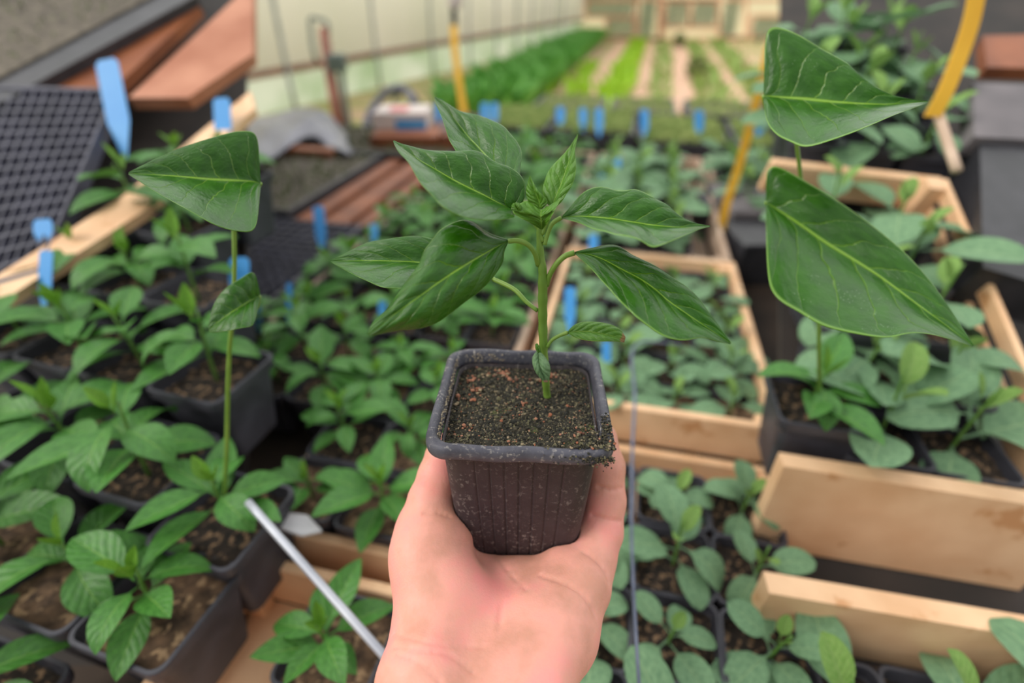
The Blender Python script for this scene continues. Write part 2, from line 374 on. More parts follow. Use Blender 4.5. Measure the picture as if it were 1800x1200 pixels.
for u, v, s, lb in ((1222, 140, 16, 'olive green bush on the bare patch, nearest of two'), (1192, 84, 10, 'olive green bush on the bare patch, far one near the frame wall')):
    p = PZ(u, v, -1.5); V = []; F = []
    R = s/900*(p-Vector((0, 0, CZ))).length
    for i in range(140):
        d = Vector(rng.normal(size=3)).normalized()*R*random.uniform(.5, 1); q = p+Vector((d.x, d.y, d.z+R)); k = len(V)
        n_ = Vector(rng.normal(size=3)).normalized()*R*.3; m2 = n_.orthogonal().normalized()*R*.2
        V += [q-n_, q+m2, q+n_, q-m2]; F.append((k, k+1, k+2, k+3))
    V += [p+Vector((0.02, 0, 0)), p+Vector((-.02, 0, 0)), p+Vector((0, 0, R))]; F.append((len(V)-3, len(V)-2, len(V)-1))
    tag(obj('garden_bush', mesh('garden_bush', V, F), L_olive), lb, 'bush')
# ================================================================== THE BENCH AND ITS TRAYS
M_bench = mat('bench_board', (70, 56, 46), (44, 36, 30), 8, .8, .3, 30)
bt = thing('potting_bench', 'long dark potting bench that carries the crates and seed trays', 'bench', B(0, 0, 0), (0, 0, -BA))
bt.location = B(0, 0, 0); bt.location.z = 0
b = MB()
ZB = CZ-.535
for i in range(14):
    x0 = -1.3+i*.155; b.box(x0, -.1, ZB-.03, x0+.15, 2.85, ZB)
obj('bench_top', b.mesh('bench_top'), M_bench, bt)
for x in (-1.2, .75):
    for y in (.05, 1.4, 2.7):
        b = MB(); b.box(x, y, 0, x+.08, y+.08, ZB-.03); obj('leg', b.mesh('leg'), M_bench, bt)

# ---- leaf meshes in their own space: base at origin, length along +Y, face up +Z
def blade(name, L_, W_, droop=.3, fold=.25, peak=.42, pet=.12, tipp=1.0, n=12, m=4, m_=None, wav=.0, blunt=False):
    V = []; UV = []; F = []
    ang = 0.0; y = 0.0; z = 0.0; ys = []
    for i in range(n+1):
        ys.append((y, z, ang)); y += math.cos(ang)*L_/n; z += math.sin(ang)*L_/n; ang -= droop/n*(1+1.2*i/n)
    def wf(t):
        if t < pet: return .03
        s = (t-pet)/(1-pet)
        if blunt: return max(.03, (max(0., 1-(2*s-1)**2))**.55 * (1-.10*s))
        return max(.0, math.sin(PI*s**(math.log(.5)/math.log(peak)))**.9)
    for i in range(n+1):
        t = i/n; hw = wf(t)*W_/2 + .0004; yy, zz, an = ys[i]
        for j in range(-m, m+1):
            a = j/m; up = abs(a)*hw*fold + wav*math.sin(t*14+a*2)*abs(a)*hw
            V.append((a*hw, yy-math.sin(an)*up, zz+math.cos(an)*up)); UV.append((max(0, (t-pet)/(1-pet)), a*.5+.5))
    K = 2*m+1
    for i in range(n):
        for j in range(2*m): F.append((i*K+j, i*K+j+1, (i+1)*K+j+1, (i+1)*K+j))
    me = mesh(name, V, F, True, UV); me.materials.append(m_); return me
PEP = [blade('pepper_leaf_a', .056, .024, .5, .35, .45, .16, m_=L_pep), blade('pepper_leaf_b', .050, .023, .9, .25, .45, .16, m_=L_pep), blade('pepper_leaf_c', .060, .025, .2, .4, .42, .16, m_=L_pep)]
PEPY = [blade('pepper_leaf_y', .026, .010, -.2, .5, .42, .1, m_=L_pep2), blade('pepper_leaf_z', .022, .009, .1, .5, .42, .1, m_=L_pep2)]
SAG = [blade('sage_leaf_a', .054, .030, .6, .12, .5, .24, m_=L_sage, blunt=True), blade('sage_leaf_b', .046, .028, 1.0, .10, .5, .24, m_=L_sage, blunt=True), blade('sage_leaf_c', .058, .030, .3, .2, .5, .28, m_=L_sage, blunt=True)]
SAGY = [blade('sage_leaf_y', .028, .013, .3, .4, .5, .2, m_=L_sage2, blunt=True), blade('sage_leaf_z', .022, .011, -.1, .4, .5, .2, m_=L_sage2, blunt=True)]

def sq_loop(h, r, z, n=5):
    o = []
    for cx, cy, a0 in ((h-r, h-r, 0), (-h+r, h-r, PI/2), (-h+r, -h+r, PI), (h-r, -h+r, 1.5*PI)):
        for k in range(n+1): a = a0+PI/2*k/n; o.append((cx+r*math.cos(a), cy+r*math.sin(a), z))
    return o
def loft(loops, cap0=True, cap1=True):
    n = len(loops[0]); V = [v for l in loops for v in l]
    F = [(i*n+k, i*n+(k+1) % n, (i+1)*n+(k+1) % n, (i+1)*n+k) for i in range(len(loops)-1) for k in range(n)]
    if cap0: F.append(tuple(range(n-1, -1, -1)))
    if cap1: F.append(tuple((len(loops)-1)*n+k for k in range(n)))
    return V, F
# small square pot, 78 mm, origin at its base centre
V, F = loft([sq_loop(.027, .008, 0), sq_loop(.034, .008, .066), sq_loop(.0345, .008, .0665), sq_loop(.0375, .009, .067), sq_loop(.0382, .009, .075), sq_loop(.0378, .009, .0765), sq_loop(.0355, .008, .0765), sq_loop(.035, .008, .074), sq_loop(.0335, .007, .060)], True, True)
ME_pot = mesh('square_pot', V, F); ME_pot.materials.append(M_blackgrey)
def soil_mesh(h, z, m_, n=14, amp=.0025):
    V = []; F = []
    for i in range(n+1):
        for j in range(n+1):
            V.append((-h+2*h*i/n, -h+2*h*j/n, z+random.uniform(-amp, amp)))
    F = [(i*(n+1)+j, (i+1)*(n+1)+j, (i+1)*(n+1)+j+1, i*(n+1)+j+1) for i in range(n) for j in range(n)]
    me = mesh('soil', V, F, True); me.materials.append(m_); return me
ME_soil = [soil_mesh(.0335, .064, M_soil), soil_mesh(.0335, .064, M_soil_dry)]
def stem_mesh(h, r, bend, m_):
    b = MB(); pts = catmull([(0, 0, 0), (bend*.3, 0, h*.5), (bend, 0, h)], 7); b.tube([Vector(p) for p in pts], [r, r, r*.95, r*.9, r*.8, r*.7, r*.6], 7)
    me = b.mesh('stem', True); me.materials.append(m_); return me
ME_stem = [stem_mesh(.055, .0016, .004, M_small_stem), stem_mesh(.042, .0015, -.003, M_small_stem), stem_mesh(.068, .0017, .006, M_small_stem)]
ME_stem_h = [.055, .042, .068]

def potted(kind, p, label, group, size=1.0, rotz=None, dry=False, pot=True, vig=1.0, leaves=None, name=None, cat='potted seedling', lay=0):
    """a pot with its soil and seedling, every leaf a part of its own; p is the centre of the rim"""
    nm = name or ('potted_pepper_seedling' if kind == 'pepper' else 'potted_sage_seedling')
    rz = -BA if rotz is None else rotz
    t = thing(nm, label, cat, (p.x, p.y, p.z-.0765*size), (0, 0, rz), group)
    t.scale = (size,)*3
    if pot:
        obj('pot', ME_pot, None, t)
    obj('soil', ME_soil[1 if dry else 0], None, t)
    if vig <= 0: return t
    si = random.randrange(3); h = ME_stem_h[si]*vig
    ox, oy = random.uniform(-.006, .006), random.uniform(-.006, .006)
    st = obj('stem', ME_stem[si], None, t, (ox, oy, .062), (0, 0, random.random()*6.28)); st.scale = (1, 1, vig)
    big, small = (PEP, PEPY) if kind == 'pepper' else (SAG, SAGY)
    n = leaves or (random.randint(8, 11) if kind == 'pepper' else random.randint(6, 8))
    a0 = random.random()*6.28
    for i in range(n):
        f = i/(n-1); z = .062 + h*(.35+.62*f) if kind == 'pepper' else .062 + h*(.15+.6*f)
        top = f > .78
        me = random.choice(small if top else big)
        pit = (1.05 if top else random.uniform(.12, .55)) if kind == 'pepper' else (1.0 if top else random.uniform(-.05, .75))
        o = obj('leaf', me, None, t, (ox, oy, z), Euler((pit, random.uniform(-.25, .25), a0+i*2.4+random.uniform(-.3, .3)), 'XYZ'))
        s_ = random.uniform(.8, 1.15)*vig*(1.0 if kind == 'pepper' else 1.18); o.scale = (s_,)*3
    return t

def wood_board(bm, p, q, th, hgt): pass
def crate(label, e1, e2, w_, dp, ztop, h=.15, gap=.022, slat=.062, loc=None, rot=None, scale=1, m_=None, th=.011, sides='fblr', post=True, group=None):
    """slatted crate; local x width, y depth, z up, origin at the front left top corner"""
    m_ = m_ or M_wood
    t = thing('wooden_crate', label, 'crate', loc if loc is not None else B(e1, e2, ztop), rot if rot is not None else (0, 0, -BA), group); t.scale = (scale,)*3
    z = 0; n = 0
    while z - slat > -h and n < 3:
        z1, z0 = z, z-slat
        if 'f' in sides: b = MB(); b.box(0, 0, z0, w_, th, z1, .0015); obj('slat', b.mesh('slat'), m_, t)
        if 'b' in sides: b = MB(); b.box(0, dp-th, z0, w_, dp, z1, .0015); obj('slat', b.mesh('slat'), m_, t)
        if 'l' in sides: b = MB(); b.box(0, th+.001, z0, th, dp-th-.001, z1, .0015); obj('slat', b.mesh('slat'), m_, t)
        if 'r' in sides: b = MB(); b.box(w_-th, th+.001, z0, w_, dp-th-.001, z1, .0015); obj('slat', b.mesh('slat'), m_, t)
        z = z0-gap; n += 1
    if post:
        for x in (th+.001, w_-th-.019):
            for y in (th+.001, dp-th-.019): b = MB(); b.box(x, y, -h, x+.018, y+.018, -.004, .0015); obj('corner_post', b.mesh('corner_post'), m_, t)
    b = MB(); b.box(th, th, -h, w_-th, dp-th, -h+.008); obj('base_board', b.mesh('base_board'), m_, t)
    return t
ORD = ['first', 'second', 'third', 'fourth', 'fifth', 'sixth', 'seventh', 'eighth', 'ninth', 'tenth', 'eleventh', 'twelfth']
def fill(kind, e1a, e1b, e2a, e2b, zr, where, step=.079, skip=None, dryp=.15, umin=425, umax=1372, jit=.002, vig=1.0, every=1, cat='potted seedling', sz=1.0, empties=0.0):
    nx = max(1, int((e1b-e1a+.004)/step)); ny = max(1, int((e2b-e2a+.004)/step)); k = 0
    for j in range(ny):
        for i in range(nx):
            c1 = e1a+step/2+i*step; c2 = e2a+step/2+j*step
            p = B(c1+random.uniform(-jit, jit), c2+random.uniform(-jit, jit), zr)
            u, v, d = proj(p); rad = 900*.05/d
            if u < umin or u > umax or v > 1320: continue
            if skip and skip(c1, c2): continue
            vg = vig*random.uniform(.8, 1.12)
            if random.random() < empties: vg = .55
            potted(kind, p, '%s seedling in %s, %s row from front, %s from left' % (kind, where, ORD[j], ORD[i]),
                   '%s seedlings in the %s' % (kind, where), sz, -BA+random.uniform(-.03, .03), random.random() < dryp, vig=vg); k += 1
    return k
# crate A : pepper crate left of the hand, crate C behind it, crate E in the foreground
crate('pale crate of pepper seedlings directly left of the held pot', -.335, .262, .205, .315, -.455, .08, sides='flr', post=False)
t = thing('wooden_board', 'short orange pale board standing between pots, left of the held pot rim', 'board', B(-.30, .588, -.45), (0, 0, -BA)); b = MB(); b.box(0, 0, -.07, .17, .011, 0, .0015); obj('board_face', b.mesh('board_face'), mat('amber_board', (216, 150, 92), (190, 120, 66), 10, .55), t)
fill('pepper', -.325, -.13, .268, .585, -.435, 'left crate', umin=430, vig=1.02, dryp=.5)
fill('pepper', -.562, -.325, .43, .585, -.435, 'the gap beside left crate', umin=430, vig=1.1)
crate('long pale crate of pepper seedlings behind the held plant', -.545, .585, .42, .63, -.44, .092, sides='blr', post=False, m_=M_wood_grey)
fill('pepper', -.532, -.135, .605, 1.20, -.435, 'long middle crate', vig=1.15)
crate('pale foreground crate of pepper seedlings at bottom left', -.335, -.06, .215, .30, -.462, .072)
fill('pepper', -.322, -.13, -.045, .235, -.448, 'foreground left crate', step=.088, umin=430, vig=.85, skip=lambda a, b_: proj(B(a, b_, -.44))[1] > 1290, sz=1.08)
# sage crates on the right
crate('pale slatted crate of sage seedlings right of the held pot', -.105, .505, .325, .475, -.43, .10, slat=.058, gap=.03)
fill('sage', -.09, .21, .52, .96, -.452, 'right sage crate', step=.074, vig=.98)
crate('foreground slatted crate of sage seedlings at bottom right', -.115, .045, .325, .445, -.478, .056, slat=.036, gap=.01)
fill('sage', -.10, .205, .06, .478, -.462, 'foreground sage crate', step=.076, vig=.92)
# behind: more crates of seedlings
crate('far crate of mixed seedlings behind the right sage crate', -.10, 1.0, .32, .80, -.44, .09, m_=M_wood_grey)
fill('sage', -.09, .21, 1.02, 1.78, -.435, 'far middle crate', vig=1.45)
crate('far grey wood crate at right beside the yellow strap', .235, 1.30, .34, .50, -.44, .09, m_=M_wood_grey)
fill('sage', .25, .56, 1.31, 1.78, -.435, 'far right crate', vig=1.35)
crate('far crate of small pepper seedlings left of the wooden divider', -.46, 1.24, .34, .55, -.44, .09, m_=M_wood_grey)
fill('pepper', -.45, -.13, 1.25, 1.78, -.435, 'far left crate', vig=1.25)

# ---- plug tray and seed trays
def bench_obj(name, label, cat, e1, e2, z, group=None): return thing(name, label, cat, B(e1, e2, z), (0, 0, -BA), group)
def cell_mesh(w_, dp, nx, ny, dpt=.03, rim=.008):
    """black plug tray: a real grid of open tapering cells"""
    b = MB(); cx, cy = (w_-2*rim)/nx, (dp-2*rim)/ny; t = .0016
    for i in range(nx):
        for j in range(ny):
            x0, y0 = rim+i*cx, rim+j*cy; x1, y1 = x0+cx, y0+cy; m = cx*.22
            o_ = [(x0, y0, 0), (x1, y0, 0), (x1, y1, 0), (x0, y1, 0)]
            a_ = [(x0+t, y0+t, 0), (x1-t, y0+t, 0), (x1-t, y1-t, 0), (x0+t, y1-t, 0)]
            c_ = [(x0+m, y0+m, -dpt), (x1-m, y0+m, -dpt), (x1-m, y1-m, -dpt), (x0+m, y1-m, -dpt)]
            V = o_+a_+c_; F = []
            for k in range(4): l = (k+1) % 4; F += [(k, l, 4+l, 4+k), (4+k, 4+l, 8+l, 8+k)]
            F.append((8, 9, 10, 11)); b.add(V, F)
    for x0, y0, x1, y1 in ((0, 0, w_, rim), (0, dp-rim, w_, dp), (0, rim, rim, dp-rim), (w_-rim, rim, w_, dp-rim)): b.box(x0, y0, -dpt-.005, x1, y1, .002)
    return b.mesh('tray_body')
M_tray = mat('plug_tray_plastic', (76, 76, 92), (62, 62, 76), 20, .5)
t = bench_obj('plug_tray', 'empty black plug tray with rows of open cells beside the blue labels', 'tray', -1.10, .60, -.435)
obj('tray_body', cell_mesh(.53, .40, 20, 14), M_tray, t)
M_sprout = mat('grey_green_sprouts', (128, 138, 98), (96, 104, 76), 30, .8)
M_sprout2 = mat('fresh_sprouts', (178, 190, 122), (136, 162, 92), 30, .7, trans=.2)
M_traysoil = mat('tray_soil_grey', (112, 104, 92), (84, 78, 70), 60, .95, .6, 120)
def seed_tray(label, e1, e2, w_, dp, zr, sprout=M_sprout, n=700, hh=.008, loc=None, rot=None, soil=M_traysoil):
    t = bench_obj('seed_tray', label, 'tray', e1, e2, zr) if loc is None else thing('seed_tray', label, 'tray', loc, rot)
    b = MB()
    for x0, y0, x1, y1 in ((0, 0, w_, .012), (0, dp-.012, w_, dp), (0, .012, .012, dp-.012), (w_-.012, .012, w_, dp-.012)): b.box(x0, y0, -.05, x1, y1, .003, .001)
    b.box(.012, .012, -.05, w_-.012, dp-.012, -.045); obj('tray_body', b.mesh('tray_body'), M_black, t)
    b = MB(); b.box(.013, .013, -.044, w_-.013, dp-.013, -.004); obj('soil', b.mesh('soil'), soil, t)
    V = []; F = []
    for i in range(n):
        x, y = random.uniform(.015, w_-.015), random.uniform(.015, dp-.015); h = hh*random.uniform(.6, 1.5); k = len(V); a = random.random()*6.28; r = h*.55
        V += [(x, y, -.004), (x+r*math.cos(a), y+r*math.sin(a), h-.002), (x+r*.4*math.cos(a+1.2), y+r*.4*math.sin(a+1.2), h), (x-r*math.cos(a), y-r*math.sin(a), h-.001)]; F += [(k, k+1, k+2), (k, k+2, k+3)]
    o = obj('sprouts', mesh('sprouts', V, F), sprout, t); o['kind'] = 'stuff'
    return t
seed_tray('wide flat seed tray with faint grey green sprouts beyond the plug tray', -1.45, 1.02, .68, .52, -.425, n=900)
seed_tray('second flat seed tray behind the first, nearer the tarpaulin', -1.30, 1.56, .74, .36, -.425, n=900)
# orange pallet boards in the gap
t = bench_obj('wooden_pallet', 'orange brown wooden pallet boards between seed tray and pepper crate', 'pallet', -.76, 1.02, -.44)
for i, (x, w2) in enumerate(((0, .05), (.075, .06), (.155, .035))):
    b = MB(); b.box(x, 0, -.02, x+w2, .56, 0, .002); obj('board', b.mesh('board'), M_orange, t)
b = MB(); b.box(0, .0, -.09, .2, .03, -.021); b.box(0, .5, -.09, .2, .53, -.021); obj('bearer', b.mesh('bearer'), M_orange, t)
# far trays in front of the garden
fx = [(-.62, .30), (-.30, .30), (.02, .30), (.34, .34), (.70, .34)]
for i, (x, w2) in enumerate(fx):
    seed_tray('%s far tray of fresh green sprouts from the left, at the bench end' % ORD[i], x, 1.88+(.0 if i > 1 else .1), w2, .42, -.42, M_sprout2, 1500, .014)
for i, (x, w2) in enumerate(((-.45, .3), (-.12, .28), (.2, .3), (.53, .3))):
    seed_tray('dark seed tray at the very end of the bench, %s from the left' % ORD[i], x, 2.33, w2, .38, -.41, M_sprout2, 260, .012)
t = bench_obj('wooden_shelf', 'orange wooden shelf under the far right sprout trays', 'shelf', .28, 1.80, -.475)
b = MB(); b.box(0, 0, -.03, .7, .06, 0, .002); obj('board', b.mesh('board'), M_orange, t)
b = MB(); b.box(0, 0, -.055, .7, .05, -.035, .002); obj('board', b.mesh('board'), M_orange, t)

# blue labels: (u, v_top, v_bottom, width_px, plane z)
def plant_label(u, v0, v1, wpx, d, label, tilt=0.0, par=None):
    d = (.385/-ray(u, v1).z) if 2.2 <= d < 2.5 else d*(.93 if u > 450 and u < 1350 else 1)
    a_, c_ = P(u+tilt, v0, d), P(u, v1, d)
    w_ = wpx/900*d; ax = (a_-c_); L_ = ax.length; z = ax.normalized(); x = Vector((1, 0, 0)); x = (x-z*x.dot(z)).normalized(); y = z.cross(x)
    b = MB(); pts = [(-w_/2, 0, 0), (-w_*.5, 0, L_-w_*.2), (-w_*.35, 0, L_), (w_*.35, 0, L_), (w_*.5, 0, L_-w_*.2), (w_/2, 0, 0), (w_*.08, 0, -w_*1.6), (-w_*.08, 0, -w_*1.6)]
    b.prism(pts[::-1], (0, .0008*max(1, d), 0))
    o = obj('plant_label', b.mesh('plant_label'), M_label)
    o.matrix_world = Matrix(((x.x, y.x, z.x, c_.x), (x.y, y.y, z.y, c_.y), (x.z, y.z, z.z, c_.z), (0, 0, 0, 1)))
    return tag(o, label, 'plant label', 'blue plant labels')
for a_ in ((564, 362, 414, 19, 1.10, 'blue plant label leaning at the corner of the plug tray', -5), (455, 340, 384, 16, 1.18, 'blue plant label left of the plug tray, cut by its edge', -5),
           (657, 394, 414, 13, 1.12, 'small blue plant label beside the pale crate rim', 0), (672, 528, 548, 14, .84, 'blue plant label tip just below the large left leaf', 0),
           (508, 497, 555, 10, .86, 'thin blue plant label standing at the crate rim below the plug tray', 0), (453, 533, 562, 14, .86, 'lowest blue plant label left of the crate rim', -3),
           (1002, 504, 555, 19, .84, 'blue plant label standing right of the main stem', 0), (1084, 276, 318, 14, 1.55, 'blue plant label at the far end of the divider', 0),
           (1060, 306, 330, 13, 1.45, 'low blue plant label beside the divider top, left of another', 0), (1043, 412, 432, 16, 1.05, 'blue plant label half hidden between the right leaves', 0),
           (771, 180, 204, 9, 2.3, 'faint blue label behind the tip of the topmost leaf', 0), (852, 181, 205, 13, 2.35, 'left one of two pale blue labels right of the strap', 0), (869, 181, 205, 13, 2.35, 'right one of two pale blue labels right of the strap', 0),
           (985, 188, 208, 14, 2.3, 'dull blue round label in the far tray row', 0), (1025, 190, 212, 13, 2.3, 'blue label in the far row, beside a teal one', 0), (1053, 190, 219, 14, 2.3, 'bright blue label at the left end of the far dark tray', 0),
           (1133, 192, 221, 14, 2.3, 'bright blue label at the right end of the far dark tray', 0), (1229, 194, 221, 15, 2.25, 'bright sky blue label left of the right yellow strap', 0), (1336, 203, 226, 14, 2.2, 'tilted blue label just right of the right yellow strap', 9),
           (690, 237, 272, 11, 2.0, 'pale blue label below the white and blue box', 0), (1066, 600, 640, 15, .80, 'dark blue label in shade right of the pot rim', 0)):
    plant_label(*a_)
# ---- things along the left: tarpaulin, box, winder, hoses
M_tarp = mat('grey_tarpaulin', (78, 80, 90), (128, 128, 140), 4, .35, .4, 20)  # lighter second tone is a sheen painted into the cloth colour
rows = [[(425, 213, 2.1), (470, 205, 2.05), (510, 195, 2.0), (545, 191, 1.95), (575, 200, 1.9), (600, 228, 1.85), (624, 258, 1.8)],
        [(425, 226, 1.9), (470, 214, 1.9), (510, 203, 1.88), (545, 201, 1.85), (572, 210, 1.83), (597, 236, 1.8), (622, 262, 1.78)],
        [(425, 252, 1.66), (470, 236, 1.70), (508, 224, 1.74), (540, 216, 1.76), (566, 224, 1.75), (590, 246, 1.70), (619, 266, 1.66)],
        [(425, 300, 1.46), (470, 282, 1.52), (503, 264, 1.6), (532, 244, 1.68), (560, 248, 1.68), (584, 262, 1.63), (616, 274, 1.58)]]
G = np.array([catmull([P(*q) for q in r], 26) for r in rows]); G = np.array([catmull(G[:, j], 14) for j in range(26)])
V = [Vector(G[i, j])+Vector((0, 0, .006*math.sin(i*.9)*math.sin(j*.7))) for i in range(26) for j in range(14)]
F = [(i*14+j, (i+1)*14+j, (i+1)*14+j+1, i*14+j+1) for i in range(25) for j in range(13)]
o = obj('tarpaulin', mesh('tarpaulin', V, F, True), M_tarp); o.modifiers.new('s', 'SOLIDIFY').thickness = .004
tag(o, 'rumpled dark grey tarpaulin bunched over the bench edge at far left', 'tarpaulin')
t = bench_obj('wooden_batten', 'brown batten lying under the grey tarpaulin', 'batten', 0, 0, 0); t.location = P(520, 268, 1.62)
b = MB(); b.box(-.25, 0, -.03, .12, .05, .01, .002); obj('board', b.mesh('board'), M_orange, t)
def ray_box(name, label, cat, u0, v0, u1, v1, d, depth, m_, parent=None):
    """upright box whose front face spans a stretch of the view at distance d"""
    p, q = P(u0, v1, d), P(u1, v0, d); zt = q.z; b = MB(); b.box(p.x, p.y, p.z, q.x, p.y+depth, zt, .003)
    o = obj(name, b.mesh(name), m_, parent)
    if parent is None: tag(o, label, cat)
    return o
M_white = mat('white_card', (226, 214, 208), (210, 196, 192), 5, .6); M_red = mat('red_print', (216, 96, 104), (226, 130, 130), 20, .5); M_blue = mat('blue_print', (72, 150, 214), (90, 165, 224), 10, .5)
p, q = P(657, 230, 1.78), P(752, 194, 1.78)
t = thing('storage_box', 'white box with a red and blue printed side on orange boards', 'box', (p.x, p.y, p.z))
wB, hB = q.x-p.x, q.z-p.z
b = MB(); b.box(0, 0, 0, wB, .16, hB, .004); obj('body', b.mesh('body'), M_white, t)
b = MB(); b.box(wB*.42, -.003, hB*.05, wB*.98, -.0005, hB*.62); obj('blue_panel', b.mesh('blue_panel'), M_blue, t)
b = MB(); b.box(wB*.3, .02, hB+.0005, wB*.62, .1, hB+.003); obj('red_panel', b.mesh('red_panel'), M_red, t)
ray_box('plank', 'orange brown plank face under the white and blue box', 'plank', 652, 236, 772, 264, 1.72, .2, M_orange)
ray_box('plank', 'dark topped orange plank right of the white box', 'plank', 774, 234, 872, 264, 1.70, .09, M_orange)
ray_box('flat_board', 'dark flat board lying on the orange plank by the topmost leaf', 'board', 775, 228, 872, 233, 1.72, .15, M_black)
M_hose = mat('grey_hose', (92, 92, 108), (76, 76, 90), 12, .5)
o = tube_obj('hose', [P(640, 262, 2.4), P(642, 225, 2.45), P(655, 190, 2.5), P(678, 163, 2.55), P(700, 154, 2.55), P(718, 162, 2.5), P(730, 186, 2.45)], .018, M_hose); tag(o, 'thick grey hose arching up behind the white box', 'hose')
o = tube_obj('hose', [P(690, 175, 2.7), P(712, 158, 2.7), P(730, 172, 2.7), P(738, 205, 2.7)], .012, M_black); tag(o, 'thinner black hose loop right of the grey one', 'hose')
# film winder on its post
t = thing('film_winder', 'brown post carrying a grey roll up winder box with pipe loop', 'winder', P(600, 240, 3.0))
def rel(t, pts): return [Vector(p)-t.location for p in pts]
M_post = mat('red_brown_post', (150, 92, 72), (120, 70, 54), 6, .6); M_gear = mat('winder_grey_green', (98, 112, 108), (78, 90, 86), 8, .5)
b = MB(); b.tube(rel(t, [P(569, 52, 3.0), P(577, 110, 3.0), P(588, 170, 3.0), P(606, 262, 3.0)]), [.028, .032, .034, .036], 8); obj('post', b.mesh('post', True), M_post, t)
c = P(594, 110, 2.95)-t.location; b = MB(); b.box(c.x-.06, c.y-.04, c.z-.045, c.x+.045, c.y+.04, c.z+.045, .012); obj('gearbox', b.mesh('gearbox'), M_gear, t)
b = MB(); b.tube(rel(t, [P(q_[0], q_[1], 3.0) for q_ in ((556, 110), (548, 80), (544, 35), (548, 31), (572, 36), (576, 44), (577, 60))]), .011, 8); obj('pipe_loop', b.mesh('pipe_loop', True), M_gear, t)
b = MB(); b.tube(rel(t, [P(q_[0], q_[1], 2.97) for q_ in ((600, 122), (604, 160), (612, 210), (622, 250))]), .017, 8); obj('crank_shaft', b.mesh('crank_shaft', True), mat('dark_shaft', (64, 74, 64), (50, 58, 50), 10, .5), t)
b = MB(); b.tube(rel(t, [P(q_[0], q_[1], 3.02) for q_ in ((560, 113), (580, 113))]), .02, 8); obj('coupling', b.mesh('coupling', True), M_post, t)
# yellow straps
M_strap = mat('yellow_strap', (240, 190, 56), (226, 172, 44), 10, .6, trans=.15)
def ribbon(name, pts, wid, m_, label=None, cat=None, parent=None, th=.002):
    C = catmull(pts, 20); V = []
    for i, c in enumerate(C):
        for s in (-1, 1):
            for k in (0, 1): V.append((c[0]+s*wid/2, c[1]+k*th, c[2]))
    F = []
    for i in range(19):
        a_ = i*4; F += [(a_, a_+2, a_+6, a_+4), (a_+1, a_+5, a_+7, a_+3), (a_, a_+4, a_+5, a_+1), (a_+2, a_+3, a_+7, a_+6)]
    F += [(0, 1, 3, 2), (76, 78, 79, 77)]
    o = obj(name, mesh(name, V, F), m_, parent)
    if label: tag(o, label, cat)
    return o
ribbon('yellow_strap', [P(797, 44, 2.2), P(800, 90, 2.2), P(808, 150, 2.2), P(816, 200, 2.2)], .030, M_strap, 'yellow strap hanging straight at the upper left of centre', 'strap')
b = MB(); c = P(798, 30, 2.2); b.box(c.x-.013, c.y-.006, c.z-.03, c.x+.013, c.y+.006, c.z+.03, .004)
tag(obj('strap_buckle', b.mesh('strap_buckle'), M_black), 'small black buckle at the top of the left yellow strap', 'buckle')
b = MB(); c = P(800, 4, 2.2); b.box(c.x-.03, c.y-.012, c.z-.022, c.x+.03, c.y+.012, c.z+.03, .008)
tag(obj('strap_hook', b.mesh('strap_hook'), M_white), 'pale hook above the black buckle of the left strap', 'hook')
ribbon('yellow_strap', [P(1352, 82, 1.15), P(1335, 160, 1.16), P(1300, 290, 1.18), P(1280, 350, 1.18), P(1267, 405, 1.18)], .019, M_strap, 'long yellow strap slanting down at the right edge', 'strap')
o = tube_obj('wooden_stake', [P(1262, 398, 1.19), P(1268, 430, 1.17), P(1282, 470, 1.14)], .008, M_wood_grey, k=5); tag(o, 'thin pale wooden stake below the right yellow strap', 'stake')
# grey lined black crate at right, brown fence boards
ray_box('black_crate', 'black plastic crate at the far right edge beyond the sage crate', 'crate', 1285, 405, 1420, 520, 1.15, .35, M_black)
ray_box('grey_sack', 'folded grey sack lying on the black crate at right', 'sack', 1285, 365, 1420, 402, 1.22, .22, mat('grey_sack', (128, 122, 126), (104, 100, 104), 8, .8, .4, 30))
ray_box('plank', 'orange plank lying behind the grey sack at right', 'plank', 1290, 340, 1420, 364, 1.45, .05, M_orange)
# thin cord over the sage crates
o = tube_obj('cord', [B(.10, .62, -.40), P(1117, 606, .70), P(1116, 700, .60), P(1112, 780, .55), P(1110, 900, .47), P(1112, 1000, .42), P(1117, 1100, .385), P(1125, 1230, .35)], [.0014, .0018, .0019, .0018, .0016, .0015, .0014, .0013], mat('blue_grey_cord', (112, 120, 142), (90, 98, 120), 60, .6), k=40)
tag(o, 'thin blue grey cord running down over the sage crates', 'cord')
# silver rod in front of the left crates
o = tube_obj('support_rod', [P(436, 882, .42), P(560, 1022, .385), P(700, 1180, .35)], .0032, mat('silver_rod', (188, 192, 202), (160, 164, 176), 20, .35, metal=.3), k=12)
tag(o, 'slender silver support rod slanting in front of the left crates', 'rod')
# white paper tag on the rim
V = [P(452, 905, .485), P(500, 903, .487), P(540, 908, .485), P(566, 935, .478), P(530, 943, .474), P(480, 925, .48), P(452, 922, .482)]
b = MB(); b.prism(V, (0, 0.001, .0015)); tag(obj('paper_tag', b.mesh('paper_tag'), mat('white_paper', (222, 222, 226), (205, 206, 212), 30, .7)), 'crumpled white paper tag lying on the left crate rim', 'paper')
